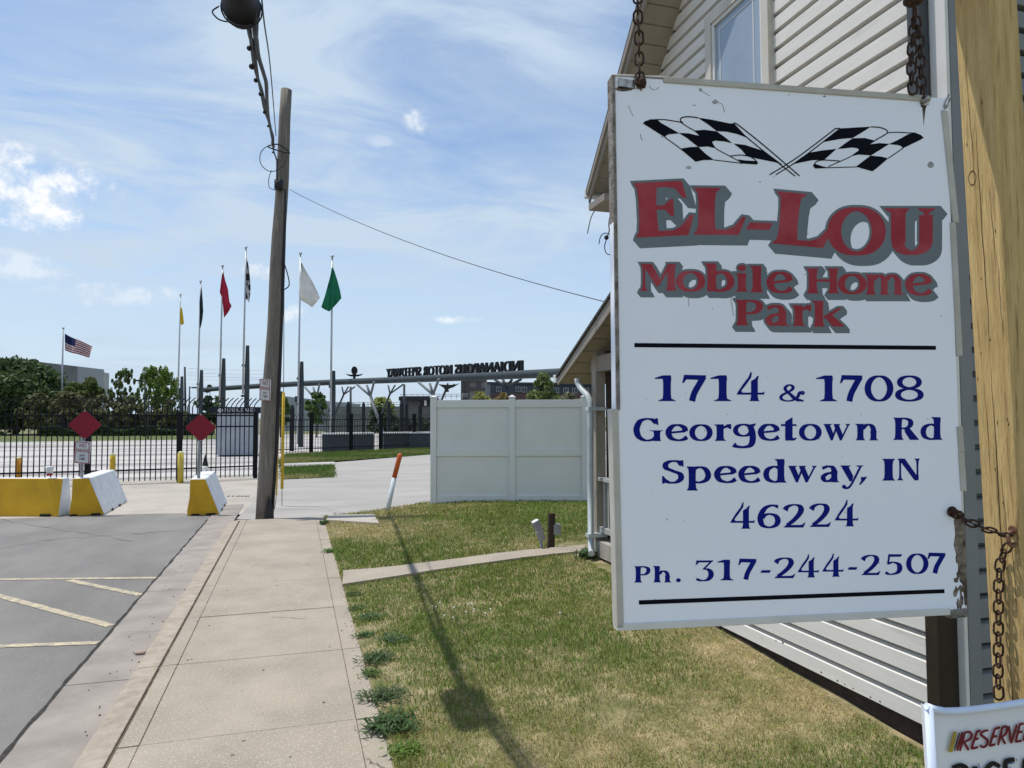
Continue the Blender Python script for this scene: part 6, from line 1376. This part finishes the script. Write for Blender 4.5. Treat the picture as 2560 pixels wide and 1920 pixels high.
# power lines far away
b = MB()
for k, (v0, v1) in enumerate(((921,926),(932,935),(939,945),(949,948))):
    p, q = D(470,v0,150), D(690,v1,150); b.tube([p.lerp(q, i/10)-Vector((0,0,.5*(i/10)*(1-i/10))) for i in range(11)], .022, 4)
tag(b.build('power_line', mat('line_grey', (.30,.32,.36), rough=.6)), 'faint power lines strung in the distance between the flagpoles', 'power line')

# ------------------------------------------------------------------ weeds along the pavement, clover flowers, litter
def weed(x, y, r_, hgt, nl, cbase, label, seed, wide=.3):
    r2 = np.random.default_rng(seed); nl = int(nl*2.2); hgt *= .65; cbase = tuple(1.25*q for q in cbase); z0 = lawn_z(max(x,.53), y); Vv, Ff, Cc = [], [], []
    for i in range(nl):
        az = r2.uniform(0, 2*np.pi); L_ = r_*r2.uniform(.22, .58); el = r2.uniform(.25, 1.0); rr0 = r_*.95*r2.uniform(0,1)**.7*(1+.35*math.sin(seed+3*math.atan2(*(r2.normal(size=2))))); aa0 = r2.uniform(0, 2*np.pi); rx_, ry_ = rr0*math.cos(aa0), rr0*math.sin(aa0)*.9; ww = L_*wide*r2.uniform(.6,1.2)/2
        d_ = np.array([math.cos(az), math.sin(az)]); s_ = np.array([-d_[1], d_[0]]); o3 = np.array([x+rx_, y+ry_]); n0 = len(Vv)
        prof = ((0,.25,0),(.35,1,.75),(.7,.85,1),(1,.05,.8)); c = np.array(cbase)*r2.uniform(.65,1.35)
        for t, wf, hf in prof:
            for sg_ in (-1, 1): p2 = o3+d_*L_*t+s_*ww*wf*sg_; Vv.append((p2[0], p2[1], z0+hgt*el*hf*(1 if t < .9 else .9)+.002)); Cc.append((*c, 1))
        for k in range(3): a_ = n0+2*k; Ff.append((a_, a_+1, a_+3, a_+2))
    base = Vector((x, y, z0)); me = bpy.data.meshes.new('weed'); me.from_pydata([tuple(Vector(v)-base) for v in Vv], [], Ff); me.update()
    a = me.color_attributes.new('tint', 'FLOAT_COLOR', 'POINT'); a.data.foreach_set('color', np.array(Cc, dtype=np.float32).ravel()); me.materials.append(leafm)
    o = bpy.data.objects.new('weed', me); col.objects.link(o); o.location = base; return tag(o, label, 'weed', 'weeds along the pavement edge')
for i, (px, py, r_, hg_, nl, cc_, lab) in enumerate((
 (975,1818,.17,.085,150,(.045,.085,.025),'largest dark green weed clump beside the pavement joint near the bottom'),
 (1010,1880,.09,.06,60,(.10,.17,.03),'bright green weed at the bottom edge of the lawn'),
 (958,1742,.15,.06,110,(.055,.085,.03),'spiky dark weed between two pavement joints'),
 (943,1648,.14,.06,110,(.05,.085,.03),'dark weed just below the middle pavement joint'),
 (985,1600,.12,.05,90,(.055,.095,.035),'weed on the bare patch beside the middle pavement joint'),
 (912,1590,.08,.045,60,(.05,.10,.03),'small green weed at the end of the middle pavement joint'),
 (925,1685,.08,.045,50,(.075,.12,.03),'small weed with a sprig lying on the pavement'),
 (930,1545,.12,.045,90,(.06,.10,.035),'low weed at the pavement edge above the bare patch'),
 (895,1522,.09,.04,60,(.07,.11,.035),'small weed in the bare soil strip below the path'),
 (885,1487,.09,.04,60,(.06,.09,.03),'small weed just below the path'),
 (830,1378,.13,.05,110,(.07,.14,.03),'bright green grassy weed at the pavement edge beyond the path'),
 (812,1310,.10,.10,70,(.05,.10,.03),'dark green weed at the far corner of the pavement'),
 (1475,1392,.16,.14,120,(.055,.10,.03),'leafy weed round the foot of the pale porch downspout'),
 (2178,1755,.10,.11,40,(.16,.24,.03),'yellow green weed against the foundation'))):
    p = GL(px, py); weed(p.x, p.y, r_, hg_, nl, cc_, lab, 60+i, .2 if i in (0, 2, 3, 10) else .4)
fm = mat('clover_white', (.72,.72,.66), rough=.8)
for i, (px, py) in enumerate(((1100,1520),(1090,1530),(1135,1532),(1171,1522),(1180,1522),(1185,1536),(1226,1536),(1166,1544),(1111,1552),(1214,1547),(1400,1546),(1133,1558),(1081,1528))):
    p = GL(px, py); b = MB(); b.sphere(p+Vector((0,0,.05)), .0095, 6, 5, sc_=(1,1,.8)); b.tube([p, p+Vector((0,0,.05))], .0015, 4)
    tag(b.build('clover_flower', fm, base=p), 'single white clover flower standing apart near the sign corner' if px == 1400 else 'small white clover flower in the patch of grass right of the cable shadow', 'flower', None if px == 1400 else 'white clover flowers in the lawn')
b = MB(); rr_ = random.Random(5)
for i in range(70):
    t = rr_.random(); x = -.975+rr_.uniform(-.02,.03); y = 3+t*6; s = rr_.uniform(.002,.007); b.sphere((x,y,-.004), s, 5, 4)
for i in range(60): x = -1.2-rr_.random()**2*.3; y = 3+rr_.random()*8; s = rr_.uniform(.003,.009); b.sphere((x,y,ZR+.012), s, 5, 4)
for i in range(120): x = .53+rr_.gauss(.0,.05); y = 3.5+rr_.random()*5; s = rr_.uniform(.002,.006); b.sphere((x,y,.003), s, 5, 4)
o = b.build('gravel', mat('grit', (.36,.31,.25), (.22,.19,.16), 40, .9)); stuff(o); o['label'] = 'scattered grit along the curb and pavement edges'
p = G(352,1631,ZR+.02); b = MB(); b.sphere(p, .035, 8, 6, sc_=(1.5,1,.5)); tag(b.build('pebble', mat('stone_pink', (.42,.33,.28), (.30,.24,.2), 30, .9)), 'pinkish stone lying in the gutter against the curb', 'stone')
